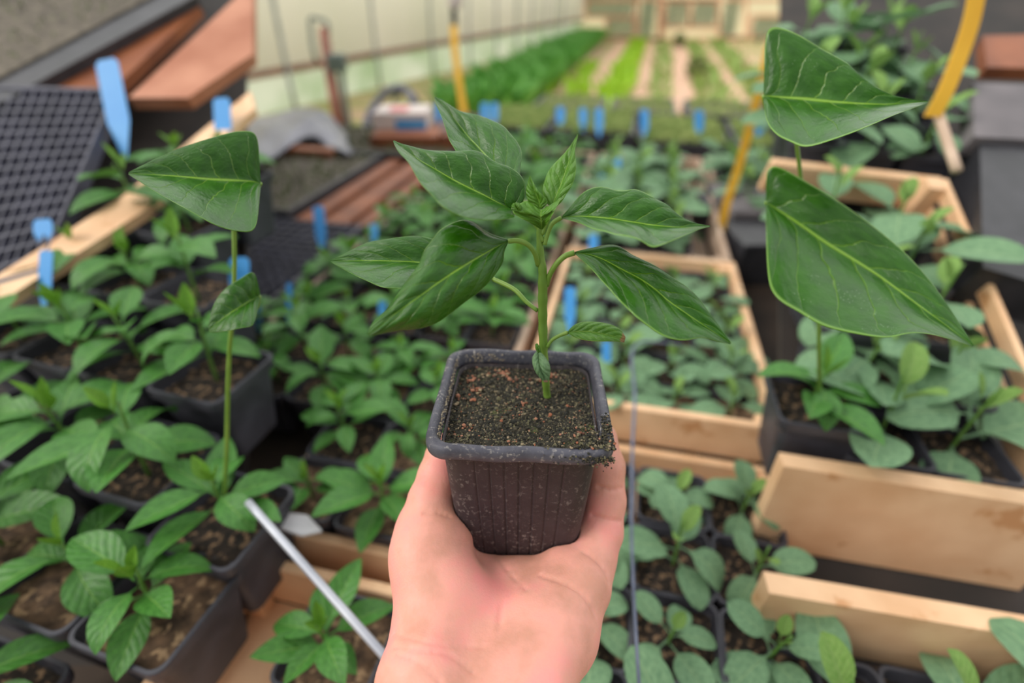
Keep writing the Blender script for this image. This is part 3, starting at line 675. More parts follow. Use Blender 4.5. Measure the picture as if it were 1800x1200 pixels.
# ================================================================== RAISED SLOPING STAGING AT BOTH SIDES
SLP = .4
def PS(u, v, off=0.0):
    r = ray(u, v); d = (-.503+off)/(r.z-SLP*r.y); return Vector((0, 0, CZ))+r*d
SN = Vector((0, -SLP, 1)).normalized()
M_deck = mat('staging_deck', (54, 46, 42), (36, 32, 30), 10, .8)
def staging(label, u0, u1, v0=1330, v1=-120):
    t = thing('staging_shelf', label, 'shelf', PS(u0, v0, -.13))
    b = MB(); q = [PS(u0, v0, -.125)-t.location, PS(u1, v0, -.125)-t.location, PS(u1, v1, -.125)-t.location, PS(u0, v1, -.125)-t.location]
    b.prism(q, (0, 0, -.012)); obj('deck', b.mesh('deck'), M_deck, t)
    for k in (.12, .5, .88):
        a_, c_ = q[0].lerp(q[3], k), q[1].lerp(q[2], k)
        for s in ((.3, .05) if u1 < 900 else (.7, .95)):
            p = a_.lerp(c_, s); zb = ZB-t.location.z; b = MB(); b.box(p.x-.01, p.y-.01, min(zb, p.z-.02), p.x+.01, p.y+.01, p.z-.013); obj('leg', b.mesh('leg'), M_deck, t)
staging('dark sloping staging shelf at the left edge carrying pepper pots', -330, 432)
staging('dark sloping staging shelf at the right edge carrying sage crates', 1372, 2200)
def yaw_of(p, q): d = q-p; return -math.atan2(d.x, d.y)
# left: rows of bigger pepper pots
gl2 = (PS(265, 1060)-PS(180, 1200)); yl = yaw_of(PS(180, 1200), PS(265, 1060)); g2 = gl2.normalized()
g1 = Vector((math.cos(yl), math.sin(yl), 0)); st_ = .094
o0 = PS(125, 1000)
for j in range(-2, 7):
    k = 0
    for i in range(-4, 9):
        p = o0+g1*(st_*i)+g2*(st_*1.08*j); u, v, d = proj(p)
        if u < -90 or u > 412-(60 if v > 900 else 0)*0 or v > 1260 or v < 520-.85*u or v < 235 or (p-PS(392, 905)).length < .074: continue
        k += 1
        if v > 1010 and 230 < u < 500 and False: continue
        potted('pepper', p, 'pepper seedling on the left staging shelf, %s row from front, %s from left' % (ORD[j+2], ORD[k-1]), 'pepper seedlings on the left staging shelf', 1.2, yl, dry=(j == 0), vig=1.08 if v < 1010 else .95)
def on_quad(me, w_, dp, q, zs=1.0):
    """lay a flat tray mesh of size w_ x dp onto the four corners q of a sloping place"""
    for v in me.vertices:
        s, t_ = v.co.x/w_, v.co.y/dp; p = q[0].lerp(q[1], s).lerp(q[3].lerp(q[2], s), t_)+SN*v.co.z*zs; v.co = p
    me.update(); return me
me = on_quad(cell_mesh(.26, .30, 13, 15, .015, .006), .26, .30, [PS(-190, 560, .0), PS(70, 480, .0), PS(205, 158, .0), PS(-60, 150, .0)])
tag(obj('plug_tray', me, M_tray), 'empty black plug tray on the left staging shelf', 'tray')
def slab(name, px, m_, label, cat, th=.02, off=0.0, group=None, lift=None):
    q = [PS(u, v, off) for u, v in px]
    if lift: q = [a_+SN*l for a_, l in zip(q, lift)]
    b = MB(); b.prism(q, -SN*th); return tag(obj(name, b.mesh(name), m_), label, cat, group)
t = thing('seed_tray', 'grey green seed tray with black rim at the top left corner', 'tray', PS(0, 165))
def loc_prism(t, name, px, th, m_, off=0.0):
    b = MB(); b.prism([PS(u, v, off)-t.location for u, v in px], -SN*th); return obj(name, b.mesh(name), m_, t)
loc_prism(t, 'tray_body', [(-260, 318), (5, 178), (345, -8), (190, -160), (-260, -160)], .03, M_black)
loc_prism(t, 'soil', [(-260, 270), (-10, 140), (300, -25), (150, -150), (-260, -150)], .004, M_traysoil, .004)
V = []; F = []
for i in range(700):
    s, r_ = random.random(), random.random(); a_ = PS(-240, 255).lerp(PS(290, -25), s); c_ = PS(-240, -130).lerp(PS(160, -140), s); p = a_.lerp(c_, r_)+SN*.004-t.location
    an = random.random()*6.3; k = len(V); V += [p, p+Vector((.006*math.cos(an), .006*math.sin(an), .008)), p+Vector((.003*math.cos(an+1), .003*math.sin(an+1), .01))]; F.append((k, k+1, k+2))
o = obj('sprouts', mesh('sprouts', V, F), M_sprout, t); o['kind'] = 'stuff'
slab('plank', [(70, 168), (190, 165), (352, 10), (300, -30)], mat('dark_orange_plank', (150, 84, 42), (120, 62, 30), 10, .65), 'orange brown plank beside the seed tray at upper left', 'plank', .02, -.02)
slab('plank', [(225, 172), (330, 172), (444, 95), (444, -40), (410, 0)], mat('pinkish_plank', (196, 134, 104), (164, 98, 66), 7, .6, .3, 40), 'pinkish worn plank second from the seed tray at upper left', 'plank', .02, -.01)
slab('plank', [(-30, 500), (5, 528), (250, 372), (448, 190), (440, 160), (215, 345)], M_wood, 'pale narrow plank running diagonally behind the left staging peppers', 'plank', .014, .002)
def slabel(u, v0, v1, w_, off, label, tilt=0):
    d = proj(PS(u, v1, off))[2]; plant_label(u, v0, v1, w_, d, label, tilt)
slabel(208, 104, 214, 40, .0, 'large blue plant label leaning over the upper left staging pots', -22)
slabel(392, 172, 232, 30, .0, 'blue plant label beside the diagonal plank on the left staging', -3)
slabel(76, 385, 412, 34, .0, 'small blue plant label tip at the left edge among seedlings', -2)
slabel(78, 440, 508, 24, .0, 'narrow blue plant label low at the left edge by the pale plank', 3)
slabel(420, 452, 494, 36, .0, 'blue plant label among the left staging seedlings below the big leaf', 0)
# right: two tilted crates of sage, the far one and the one in front
def basis(o, px, py):
    x = (px-o).normalized(); y = py-o; y = (y-x*y.dot(x)).normalized(); z = x.cross(y)
    return Matrix(((x.x, y.x, z.x, o.x), (x.y, y.y, z.y, o.y), (x.z, y.z, z.z, o.z), (0, 0, 0, 1)))
ob = PS(1352, 808); Mx = basis(ob, PS(1800, 885), PS(1352, 808)+(PS(1735, 312)-PS(1930, 905)))
cdep = (PS(1735, 300)-PS(1930, 905)).length*.97; cw = (PS(1930, 905)-ob).length
c = thing('wooden_crate', 'large pale slatted crate of sage on the right staging shelf', 'crate')
def slat_box(c, x0, y0, z0, x1, y1, z1): b = MB(); b.box(x0, y0, z0, x1, y1, z1, .002); return obj('slat', b.mesh('slat'), M_wood, c)
Mi = Mx.inverted(); b = MB(); q = [PS(1378, 819), PS(1925, 905)]; hd = (q[1]-q[0]).cross(Vector((0, 0, 1))).normalized()*-.018
b.prism([Mi @ q[0], Mi @ q[1], Mi @ (q[1]+hd), Mi @ (q[0]+hd)], Mi.to_3x3() @ Vector((0, 0, -.122))); obj('slat', b.mesh('slat'), M_wood, c)
xb = (Mx.inverted() @ PS(1362, 280)).x
slat_box(c, xb, cdep-.014, -.06, cw, cdep, -.008)
slat_box(c, cw-.008, .015, -.022, cw, cdep-.015, 0); slat_box(c, cw-.008, .015, -.06, cw, cdep-.015, -.034)
b = MB(); b.box(cw-.03, cdep-.04, -.11, cw-.008, cdep-.0145, -.001); obj('corner_post', b.mesh('corner_post'), M_wood, c)
c.matrix_world = Mx
def crate_sage(Mx, w_, dp, z, label, step=.080, size=1.1, x0=.045, y0=.062, umin=1400, vig=1.3):
    nx, ny = int((w_-.03)/step), max(1, int((dp-.03)/step))
    for j in range(ny):
        for i in range(nx):
            p = Mx @ Vector((x0+step*i, y0+step*j, z)); u, v, d = proj(p)
            if u < umin or u > 1900 or (p-PS(1440, 700)).length < .070: continue
            potted('sage', p, 'sage seedling in %s, %s row from front, %s from left' % (label, ORD[j], ORD[i]), 'sage seedlings in the '+label, size, -BA, vig=vig)
crate_sage(Mx, cw, cdep, -.028, 'large right staging crate')
of = PS(1352, 1042, -.01); Mf = basis(of, PS(1800, 1120, -.01), PS(1352, 1042, -.01)+(PS(1735, 312)-PS(1930, 905)))
c = thing('wooden_crate', 'front pale crate of sage at the lower right corner', 'crate', of)
q = [Vector((0, 0, 0)), PS(1850, 1128, -.01)-of]; hd = (q[1]-q[0]).cross(Vector((0, 0, 1))).normalized()*-.020
b = MB(); b.prism([q[0], q[1], q[1]+hd, q[0]+hd], (0, 0, -.075)); obj('slat', b.mesh('slat'), M_wood, c)
b = MB(); e_ = q[1]-hd*6; b.prism([q[1], e_, e_+(q[1]-q[0]).normalized()*.012, q[1]+(q[1]-q[0]).normalized()*.012], (0, 0, -.075)); obj('slat', b.mesh('slat'), M_wood, c)
for i, x in enumerate((.05, .14, .23)):
    p = Mf @ Vector((x, -.075, -.02)); potted('sage', p, 'sage seedling in the front corner crate at lower right, %s from left' % ORD[i], 'sage seedlings in the front corner crate', 1.15, -BA, vig=1.2)
# far side of the right staging : another group of sage pots, then planks, a crate and a strap
Mb = Mx @ Matrix.Translation((0, cdep+.02, 0))
crate_sage(Mb, .42, .5, -.02, 'rear group of right staging', umin=1395, vig=1.4)
o = slab('black_crate', [(1728, 470), (1900, 520), (1900, 245), (1722, 235)], M_black, 'black crate at the right edge of the staging shelf', 'crate', .06, .02)
slab('grey_sack', [(1712, 240), (1900, 250), (1880, 150), (1712, 145)], MATS['grey_sack'], 'folded grey sack on the black crate at the right staging', 'sack', .03, .03)
slab('plank', [(1735, 118), (1900, 122), (1900, 60), (1728, 62)], M_orange, 'short orange plank at the upper right edge of the staging', 'plank', .02, .03)
ribbon('yellow_strap', [P(1722, -30, .62), P(1705, 50, .63), P(1668, 150, .64), P(1640, 205, .65)], .021, M_strap, 'yellow strap at the upper right of the staging, nearest the camera', 'strap')
o = tube_obj('wooden_stake', [P(1648, 196, .66), P(1662, 240, .65), P(1682, 300, .63)], .006, M_wood_grey, k=5); tag(o, 'pale wooden stake under the right staging strap', 'stake')

# ================================================================== TRACED LEAVES (each with its own distances)
def traced_leaf(name, m_, parent, mid, A, Bd, dmid, dA=.003, dB=-.012, N=34, K=6, bul=.0016, quilt=.0007, nv=6.5, th=.00035, pet=None, pr=(.0013, .0011), pm=None, dfun=None, uv0=0.0, endA=None, flip=False):
    """mid/A/Bd: pixel polylines base->tip of the midrib and both margins; dmid: distances along the midrib"""
    mc, ac, bc = catmull(mid, N), catmull(A, N), catmull(Bd, N)
    ts = np.linspace(0, 1, N); dm = np.interp(ts, np.linspace(0, 1, len(dmid)), dmid)
    org = parent.location if parent else Vector((0, 0, 0)); V = []; UV = []
    for i in range(N):
        t = ts[i]; s_ = math.sin(PI*min(1, t*1.02))**.7 if t < .98 else 0
        pm_ = P(mc[i][0], mc[i][1], dm[i]); pa = P(ac[i][0], ac[i][1], dm[i]+dA*s_); pb = P(bc[i][0], bc[i][1], dm[i]+dB*s_)
        for j in range(-K, K+1):
            a_ = abs(j)/K; e_ = pa if j < 0 else pb; p = pm_.lerp(e_, a_)
            n_ = (pa-pb); q2 = P(mc[min(N-1, i+1)][0], mc[min(N-1, i+1)][1], dm[min(N-1, i+1)]) - P(mc[max(0, i-1)][0], mc[max(0, i-1)][1], dm[max(0, i-1)])
            nn = q2.cross(n_); 
            if nn.length > 1e-12: nn.normalize()
            if nn.z < 0: nn = -nn
            x = t-.33*a_**.85; ph = x*nv+(.45 if j > 0 else 0); tri = abs((ph % 1)*2-1)
            off = s_*(bul*math.sin(PI*a_)*1.0 + quilt*(1-tri**2)*math.sin(PI*min(1, a_*1.1)) )
            if j == 0: off -= .0003*s_
            V.append(p+nn*off-org); UV.append((uv0+t*(1-uv0), j/K*.5+.5))
    W_ = 2*K+1; F = [(i*W_+j, i*W_+j+1, (i+1)*W_+j+1, (i+1)*W_+j) for i in range(N-1) for j in range(2*K)]
    o = obj(name, mesh(name, V, F, True, UV), m_, parent)
    so = o.modifiers.new('thick', 'SOLIDIFY'); so.thickness = th; so.offset = -1
    ss = o.modifiers.new('sub', 'SUBSURF'); ss.levels = 1; ss.render_levels = 1
    if pet:
        C = catmull([P(*q)-org for q in pet], 18); rr = np.linspace(pr[0], pr[1], 18)
        b = MB(); b.tube([Vector(c_) for c_ in C], list(rr), 10); po = obj('petiole', b.mesh('petiole', True), pm or M_stem, o)
    return o
# big plants on the staging, near the camera
pc = PS(392, 905); tL = potted('pepper', pc, 'larger pepper plant at the inner edge of the left staging with two big leaves', None, 1.2, yl, vig=1.0, name='potted_pepper_plant', cat='potted plant')
def stem_on(t, pts, rad, m_=M_stem):
    t_inv = Matrix.LocRotScale(t.location, t.rotation_euler, t.scale).inverted(); C = catmull(pts, 16)
    b = MB(); b.tube([t_inv @ Vector(c_) for c_ in C], [r/t.scale[0] for r in np.linspace(rad[0], rad[1], 16)], 8); return obj('stem', b.mesh('stem', True), m_, t)
def reparent(o, t):
    o.parent = t; o.matrix_parent_inverse = Matrix.LocRotScale(t.location, t.rotation_euler, t.scale).inverted()
pr_ = PS(392, 905, -.012)
stem_on(tL, [pr_, P(398, 800, .41), P(402, 640, .36), P(412, 500, .335), P(410, 345, .315)], (.0018, .0013))
stem_on(tL, [P(410, 345, .315), P(430, 350, .312), P(450, 335, .305), P(458, 322, .30)], (.0012, .0011)); stem_on(tL, [P(411, 530, .338), P(430, 560, .333), P(450, 545, .328), P(456, 520, .32)], (.0012, .0011))
o = traced_leaf('leaf', L_hero, None, [(458, 322), (430, 318), (370, 316), (300, 310), (226, 305)], [(458, 318), (452, 240), (430, 230), (400, 234), (340, 252), (290, 272), (226, 303)], [(458, 326), (450, 400), (425, 409), (380, 398), (330, 370), (285, 345), (226, 307)], [.30, .285, .275], .002, -.034); reparent(o, tL)
o = traced_leaf('leaf', L_hero, None, [(456, 520), (430, 535), (400, 555), (367, 580)], [(457, 515), (446, 478), (425, 488), (395, 508), (376, 535), (366, 575)], [(457, 525), (446, 570), (425, 577), (400, 582), (380, 585), (367, 583)], [.32, .305, .30], .003, -.012, N=22); reparent(o, tL)
pc = PS(1440, 700); tR = potted('pepper', pc, 'larger pepper plant at the inner edge of the right staging with two big leaves', None, 1.2, -BA, vig=1.0, name='potted_pepper_plant', cat='potted plant')
stem_on(tR, [PS(1440, 700, -.012), P(1440, 640, .43), P(1436, 500, .39), P(1410, 330, .36), P(1396, 210, .335)], (.0018, .0013))
stem_on(tR, [P(1396, 210, .335), P(1370, 215, .33), P(1348, 195, .322), P(1342, 168, .315)], (.0012, .0011)); stem_on(tR, [P(1416, 360, .366), P(1390, 400, .365), P(1360, 380, .358), P(1346, 355, .35)], (.0012, .0011))
o = traced_leaf('leaf', L_hero, None, [(1342, 168), (1400, 174), (1470, 181), (1550, 184), (1632, 178)], [(1342, 160), (1346, 60), (1364, 46), (1400, 58), (1440, 82), (1492, 112), (1512, 132), (1552, 160), (1592, 173), (1632, 177)], [(1342, 174), (1348, 215), (1366, 238), (1390, 250), (1415, 259), (1455, 249), (1510, 229), (1570, 203), (1632, 180)], [.315, .30, .285], .002, -.036); reparent(o, tR)
o = traced_leaf('leaf', L_hero, None, [(1346, 355), (1400, 390), (1460, 430), (1540, 480), (1620, 540), (1712, 608)], [(1346, 350), (1348, 296), (1366, 291), (1410, 314), (1470, 350), (1540, 400), (1600, 452), (1650, 512), (1690, 572), (1712, 606)], [(1346, 362), (1349, 480), (1362, 522), (1405, 550), (1450, 575), (1520, 590), (1560, 594), (1600, 585), (1640, 588), (1690, 602), (1712, 610)], [.35, .32, .29], .002, -.032); reparent(o, tR)
# ================================================================== THE HELD POT
PCX, PCY, PZR = .0052, .2120, CZ-.1805
PYAW = math.radians(-2.6); PHT = .106; DZ = PHT-.085
hp = thing('potted_pepper_plant', 'pepper plant in the dusty black square pot held up by the hand', 'potted plant', (PCX, PCY, PZR-PHT), (0, 0, PYAW))
_bk = Vector((0, .0455, PHT)); _fix = Matrix.LocRotScale(hp.location, hp.rotation_euler, (1, 1, 1)) @ _bk
hp.rotation_euler = (math.radians(-3.8), 0, PYAW); hp.location = _fix - hp.rotation_euler.to_matrix() @ _bk
PM = Matrix.LocRotScale(hp.location, hp.rotation_euler, (1, 1, 1)); PMi = PM.inverted()
def dense_loop(h, r, z, n=150, nc=12, ribs=False, dent=0):
    o = []
    for s in range(4):
        ca, sa = math.cos(s*PI/2), math.sin(s*PI/2)
        side = []
        for k in range(n+1):
            x = -(h-r)+2*(h-r)*k/n; y = -h
            if ribs:
                for q in range(-3, 4):
                    xi = q*.0073*(h/.038); y += .0007*math.exp(-((x-xi)/.00045)**2) - .00022*math.exp(-((x-xi-.0008)/.0005)**2)
            side.append((x, y))
        for k in range(1, nc): a_ = -PI/2+PI/2*k/nc; side.append((h-r+r*math.cos(a_), -h+r+r*math.sin(a_)))
        for x, y in side: o.append((x*ca-y*sa, x*sa+y*ca, z))
    return o
prof = [(.0235, .008, .0015), (.0262, .009, .0), (.0295, .010, .002), (.0322, .010, .008), (.0340, .010, .019), (.0356, .010, .040), (.0372, .010, .063), (.0387, .010, .0885), (.0390, .010, .0915)]
ZK = PHT/.098
loops = [dense_loop(h, r, z*ZK, ribs=(0.003 < z < .089)) for h, r, z, *_ in prof]
loops += [dense_loop(.0380, .0095, .0915*ZK), dense_loop(.0365, .009, .070*ZK), dense_loop(.035, .009, .04*ZK)]
V, F = loft(loops, True, True)
def pot_mat(name, base, base2, dust, dustamt, bumps=.25):
    m = bpy.data.materials.new(name); m.use_nodes = True; n = m.node_tree; L = n.links; b = n.nodes['Principled BSDF']
    t = n.nodes.new('ShaderNodeTexCoord'); src = t.outputs['Object']
    def noise(sc, det=5, st=None):
        q = n.nodes.new('ShaderNodeTexNoise'); q.inputs['Scale'].default_value = sc; q.inputs['Detail'].default_value = det; q.inputs['Roughness'].default_value = .65
        if st: mp = n.nodes.new('ShaderNodeMapping'); mp.inputs['Scale'].default_value = st; L.new(src, mp.inputs[0]); L.new(mp.outputs[0], q.inputs['Vector'])
        else: L.new(src, q.inputs['Vector'])
        return q.outputs['Fac']
    def ramp(f, p0, p1):
        q = n.nodes.new('ShaderNodeMapRange'); q.inputs['From Min'].default_value = p0; q.inputs['From Max'].default_value = p1; L.new(f, q.inputs['Value']); return q.outputs[0]
    def mix(f, a_, c_):
        k = n.nodes.new('ShaderNodeMix'); k.data_type = 'RGBA'; L.new(f, k.inputs[0])
        for i, x in ((6, a_), (7, c_)):
            if isinstance(x, tuple): k.inputs[i].default_value = lin(x)
            else: L.new(x, k.inputs[i])
        return k.outputs[2]
    def mul(a_, c_):
        q = n.nodes.new('ShaderNodeMath'); q.operation = 'MULTIPLY'
        for i, x in enumerate((a_, c_)):
            if isinstance(x, float): q.inputs[i].default_value = x
            else: L.new(x, q.inputs[i])
        return q.outputs[0]
    col = mix(ramp(noise(60), .35, .7), base, base2)
    col = mix(mul(ramp(noise(420, 3), .56, .66), mul(ramp(noise(45), .38, .62), dustamt)), col, dust)       # specks
    vo = n.nodes.new('ShaderNodeTexNoise'); vo.inputs['Scale'].default_value = 130; vo.inputs['Detail'].default_value = 2; vo.inputs['Distortion'].default_value = 2.5; L.new(src, vo.inputs['Vector'])
    d_ = n.nodes.new('ShaderNodeMath'); d_.operation = 'SUBTRACT'; L.new(vo.outputs['Fac'], d_.inputs[0]); d_.inputs[1].default_value = .5
    a_ = n.nodes.new('ShaderNodeMath'); a_.operation = 'ABSOLUTE'; L.new(d_.outputs[0], a_.inputs[0])
    fine = ramp(a_.outputs[0], .008, .0)
    col = mix(mul(fine, mul(ramp(noise(38), .5, .62), dustamt*.7)), col, dust)                               # root hair traces
    L.new(col, b.inputs['Base Color']); b.inputs['Roughness'].default_value = .5; b.inputs['Specular IOR Level'].default_value = .35
    bp = n.nodes.new('ShaderNodeBump'); bp.inputs['Strength'].default_value = bumps; bp.inputs['Distance'].default_value = .0005; L.new(noise(300), bp.inputs['Height']); L.new(bp.outputs[0], b.inputs['Normal'])
    return m
M_potb = pot_mat('dusty_pot_plastic', (48, 42, 46), (62, 54, 58), (150, 142, 138), .6)
M_rim = pot_mat('scuffed_rim_plastic', (66, 66, 76), (92, 92, 104), (178, 172, 166), .95, .5)
pot = obj('pot', mesh('pot', V, F, True), M_potb, hp)
# rolled rim, a closed ring
rl = [(.0392, .0095, .0905), (.0446, .0120, .0902), (.0454, .0122, .0910), (.0457, .0123, .0935), (.0455, .0122, .0962), (.0447, .0118, .0976), (.0434, .0113, .0981), (.0418, .0105, .0978), (.0408, .0100, .0968), (.0402, .0097, .0930), (.0392, .0095, .0905)]
loops = [dense_loop(h, r, z+PHT-.098, n=90) for h, r, z in rl]
V, F = loft(loops[:-1], False, False); n_ = len(loops[0]); Lc = len(loops)-1
F += [((Lc-1)*n_+k, (Lc-1)*n_+(k+1) % n_, (k+1) % n_, k) for k in range(n_)]
V = [Vector(v)+Vector((0, 0, .0004*math.sin(v[0]*190+v[1]*130))) for v in V]
rim = obj('rim', mesh('rim', V, F, True), M_rim, pot)
# soil: a rough crumbly surface, plus thousands of crumbs
def island_mat(name, cols, rough=.9):
    m = bpy.data.materials.new(name); m.use_nodes = True; n = m.node_tree; b = n.nodes['Principled BSDF']; b.inputs['Roughness'].default_value = rough
    g_ = n.nodes.new('ShaderNodeNewGeometry'); r = n.nodes.new('ShaderNodeValToRGB'); r.color_ramp.interpolation = 'CONSTANT'
    n.links.new(g_.outputs['Random Per Island'], r.inputs[0]); n.links.new(r.outputs[0], b.inputs['Base Color'])
    r.color_ramp.elements[0].color = lin(cols[0][1]); r.color_ramp.elements[1].position = cols[1][0]; r.color_ramp.elements[1].color = lin(cols[1][1])
    for p, c in cols[2:]: q = r.color_ramp.elements.new(p); q.color = lin(c)
    return m
M_crumb = island_mat('soil_crumbs', [(0, (30, 30, 24)), (.24, (50, 47, 38)), (.48, (70, 64, 50)), (.68, (94, 90, 66)), (.84, (124, 112, 88)), (.94, (146, 128, 104)), (.972, (150, 92, 66)), (.988, (168, 118, 96))])
M_soilb = mat('wet_dark_soil', (30, 30, 24), (52, 48, 36), 220, .9, 1, 500, c3=(74, 80, 40), c3scale=80, c3pos=(.6, .7))
def sh(x, y):
    return PHT-.0095 + .0012*math.sin(x*140+1)*math.cos(y*120) - .0016*math.exp(-((x-.012)**2+(y-.005)**2)/.00016) + (.0015 if y < -.03 else 0) + .0022*max(0, (x+.002)/.037)*max(0, (-y)/.037)
V = []; F = []; n = 90; h = .0396
for i in range(n+1):
    for j in range(n+1):
        x, y = -h+2*h*i/n, -h+2*h*j/n
        V.append((x, y, sh(x, y)+random.uniform(-.0007, .0007)-(.003 if max(abs(x), abs(y)) > h-.0006 else 0)))
F = [(i*(n+1)+j, (i+1)*(n+1)+j, (i+1)*(n+1)+j+1, i*(n+1)+j+1) for i in range(n) for j in range(n)]
soil = obj('soil', mesh('soil', V, F, True), M_soilb, hp)
ICV = []; ph_ = (1+5**.5)/2
for a_, c_ in ((-1, ph_), (1, ph_), (-1, -ph_), (1, -ph_)): ICV.append((a_, c_, 0))
for a_, c_ in ((-1, ph_), (1, ph_), (-1, -ph_), (1, -ph_)): ICV.append((0, a_, c_))
for a_, c_ in ((ph_, -1), (ph_, 1), (-ph_, -1), (-ph_, 1)): ICV.append((a_, 0, c_))
ICF = [(0, 11, 5), (0, 5, 1), (0, 1, 7), (0, 7, 10), (0, 10, 11), (1, 5, 9), (5, 11, 4), (11, 10, 2), (10, 7, 6), (7, 1, 8), (3, 9, 4), (3, 4, 2), (3, 2, 6), (3, 6, 8), (3, 8, 9), (4, 9, 5), (2, 4, 11), (6, 2, 10), (8, 6, 7), (9, 8, 1)]
ICN = [Vector(v).normalized() for v in ICV]
V = []; F = []
def crumb(x, y, z, r):
    k = len(V); sx, sy, sz = random.uniform(.7, 1.3), random.uniform(.7, 1.3), random.uniform(.5, .9)
    for v in ICN: q = random.uniform(.75, 1.2)*r; V.append((x+v.x*q*sx, y+v.y*q*sy, z+v.z*q*sz))
    F.extend([(a_+k, b_+k, c_+k) for a_, b_, c_ in ICF])
for i in range(8500):
    x, y = random.uniform(-.0388, .0388), random.uniform(-.0388, .0388)
    r = random.choice((.0003, .00035, .0004, .0005, .00065)) * (1.5 if random.random() < .05 else 1); crumb(x, y, sh(x, y)+r*.25, r)
for i in range(110): x, y = random.uniform(-.036, .036), random.uniform(-.02, .037); crumb(x, y, sh(x, y)+.0006, random.uniform(.0008, .0015))
for i in range(520):      # soil spilled over the front right corner
    x = .0445-abs(random.gauss(0, .011)); y = -.0430+abs(random.gauss(0, .004)) if random.random() < .6 else -.030+random.gauss(0, .006); 
    if y < -.030: pass
    else: x = .0422+random.uniform(-.002, .002)
    crumb(x, y, PHT+.0004+random.uniform(-.0008, .0012), random.uniform(.0003, .0009))
for i in range(160): crumb(.044-abs(random.gauss(0, .010)), -.0457+random.uniform(-.0004, .0004), PHT-.0015-abs(random.gauss(0, .003)), random.uniform(.0003, .0007))
o = obj('soil_crumbs', mesh('soil_crumbs', V, F), M_crumb, hp); o['kind'] = 'stuff'
V = []; F = []
for cx, cy, n_c in ((-.012, .031, 16), (-.026, .014, 14), (-.030, .024, 10), (.018, .030, 12), (-.008, .026, 8), (-.031, -.019, 8), (.004, .002, 6), (-.020, .028, 8), (.012, .026, 8), (.010, -.012, 4), (-.004, -.030, 4), (.030, -.022, 6), (-.034, .004, 8)):
    for i in range(n_c):
        x, y = cx+random.gauss(0, .0022), cy+random.gauss(0, .0014)
        if max(abs(x), abs(y)) < .0385: crumb(x, y, sh(x, y)+random.uniform(.0005, .0013), random.uniform(.0005, .0013))
o = obj('bark_crumbs', mesh('bark_crumbs', V, F), island_mat('reddish_bark_crumbs', [(0, (132, 84, 62)), (.35, (160, 110, 86)), (.6, (108, 74, 60)), (.8, (150, 132, 104))]), hp); o['kind'] = 'stuff'; o['label'] = 'reddish brown crumbs'
V = []; F = []      # pale crust along the left inner rim and behind
for i in range(420):
    y = random.uniform(-.038, .036); x = -.0402+random.uniform(-.0002, .0008); 
    if random.random() < .25: x, y = random.uniform(-.038, -.012), .0400
    crumb(x, y, PHT-.005+random.uniform(-.003, .004), random.uniform(.00025, .0006))
o = obj('lime_crust', mesh('lime_crust', V, F), mat('pale_crust', (178, 166, 144), (140, 126, 104), 200, .9), hp); o['kind'] = 'stuff'

# ---- the plant: parts live under the same Empty
hroot = thing('tmp_', 'x', 'x'); 
def hp_leaf(*a_, **k):
    o = traced_leaf('leaf', a_[0], None, *a_[1:], **k); o.parent = hp; o.matrix_parent_inverse = PMi.copy(); return o
bpy.data.objects.remove(hroot)
sp_ = [(963, 700, .2895), (961, 690, .2885), (957, 640, .275), (955, 600, .269), (954, 560, .264), (954, 520, .258), (954, 480, .253), (950, 445, .250), (948, 415, .247), (949, 395, .245), (951, 375, .243)]
C = catmull([P(*q) for q in sp_], 60); wpx = np.interp(np.linspace(0, 1, 60), [0, .1, .25, .5, .68, .8, 1], [14, 14.5, 15.5, 16.5, 17, 13, 8])
b = MB(); b.tube([Vector(c) for c in C], [wpx[i]/2/900*.258*(1+.05*math.sin(i*1.3)) for i in range(60)], 18)
o = obj('stem', b.mesh('stem', True), M_stem, None); o.parent = hp; o.matrix_parent_inverse = PMi.copy()
# topmost back leaf
hp_leaf(L_hero, [(917, 352), (885, 310), (855, 277), (821, 240), (794, 204), (764, 171)],
        [(917, 350), (914, 305), (916.5, 283), (917, 266), (909, 249), (897, 235), (886, 222), (866, 212), (843, 203), (823, 199), (806, 195), (789, 184), (764, 170)],
        [(916, 354), (895, 346), (850, 322), (817, 292), (799, 263), (789, 247), (783, 227), (776, 206), (768, 188), (763, 172)], [.252, .268, .280, .286], .002, -.020, pet=[(946, 400, .2465), (935, 378, .2485), (917, 352, .252)], pr=(.0012, .0011))
# upper left large leaf
hp_leaf(L_hero, [(898, 368), (870, 355), (846, 343), (819, 330), (790, 315), (762, 298), (740, 285), (717, 269), (691, 248)],
        [(899, 367), (912, 364), (922, 350), (923, 330), (920, 314), (909, 302), (893, 292), (871, 285), (853, 272), (834, 264), (807, 266), (780, 266), (751, 265), (729, 260), (708, 255), (691, 247)],
        [(899, 370), (908, 381), (886, 387), (852, 388), (821, 385), (798, 377), (776, 364), (758, 344), (740, 325), (729, 307), (717, 285), (700, 268), (691, 249)], [.243, .238, .236, .240], .003, -.032, pet=[(949, 400, .2455), (935, 385, .2445), (915, 374, .2435), (898, 368, .243)], bul=.0022)
# left back low leaf, petiole long
hp_leaf(L_hero, [(866, 490), (835, 478), (790, 468), (737, 462), (700, 460), (660, 459), (620, 459), (580, 459)],
        [(866, 489), (850, 462), (805, 432), (757, 419), (732, 414.5), (700, 417), (675, 421), (650, 425), (625, 436), (600, 449), (580, 458)],
        [(866, 492), (845, 502), (800, 512), (750, 515), (700, 508), (675, 507), (650, 497), (625, 485), (600, 472), (580, 460)], [.272, .270, .268, .272], .002, -.030, pet=[(945, 546, .262), (925, 530, .264), (903, 508, .267), (866, 490, .272)], pr=(.0011, .0013))
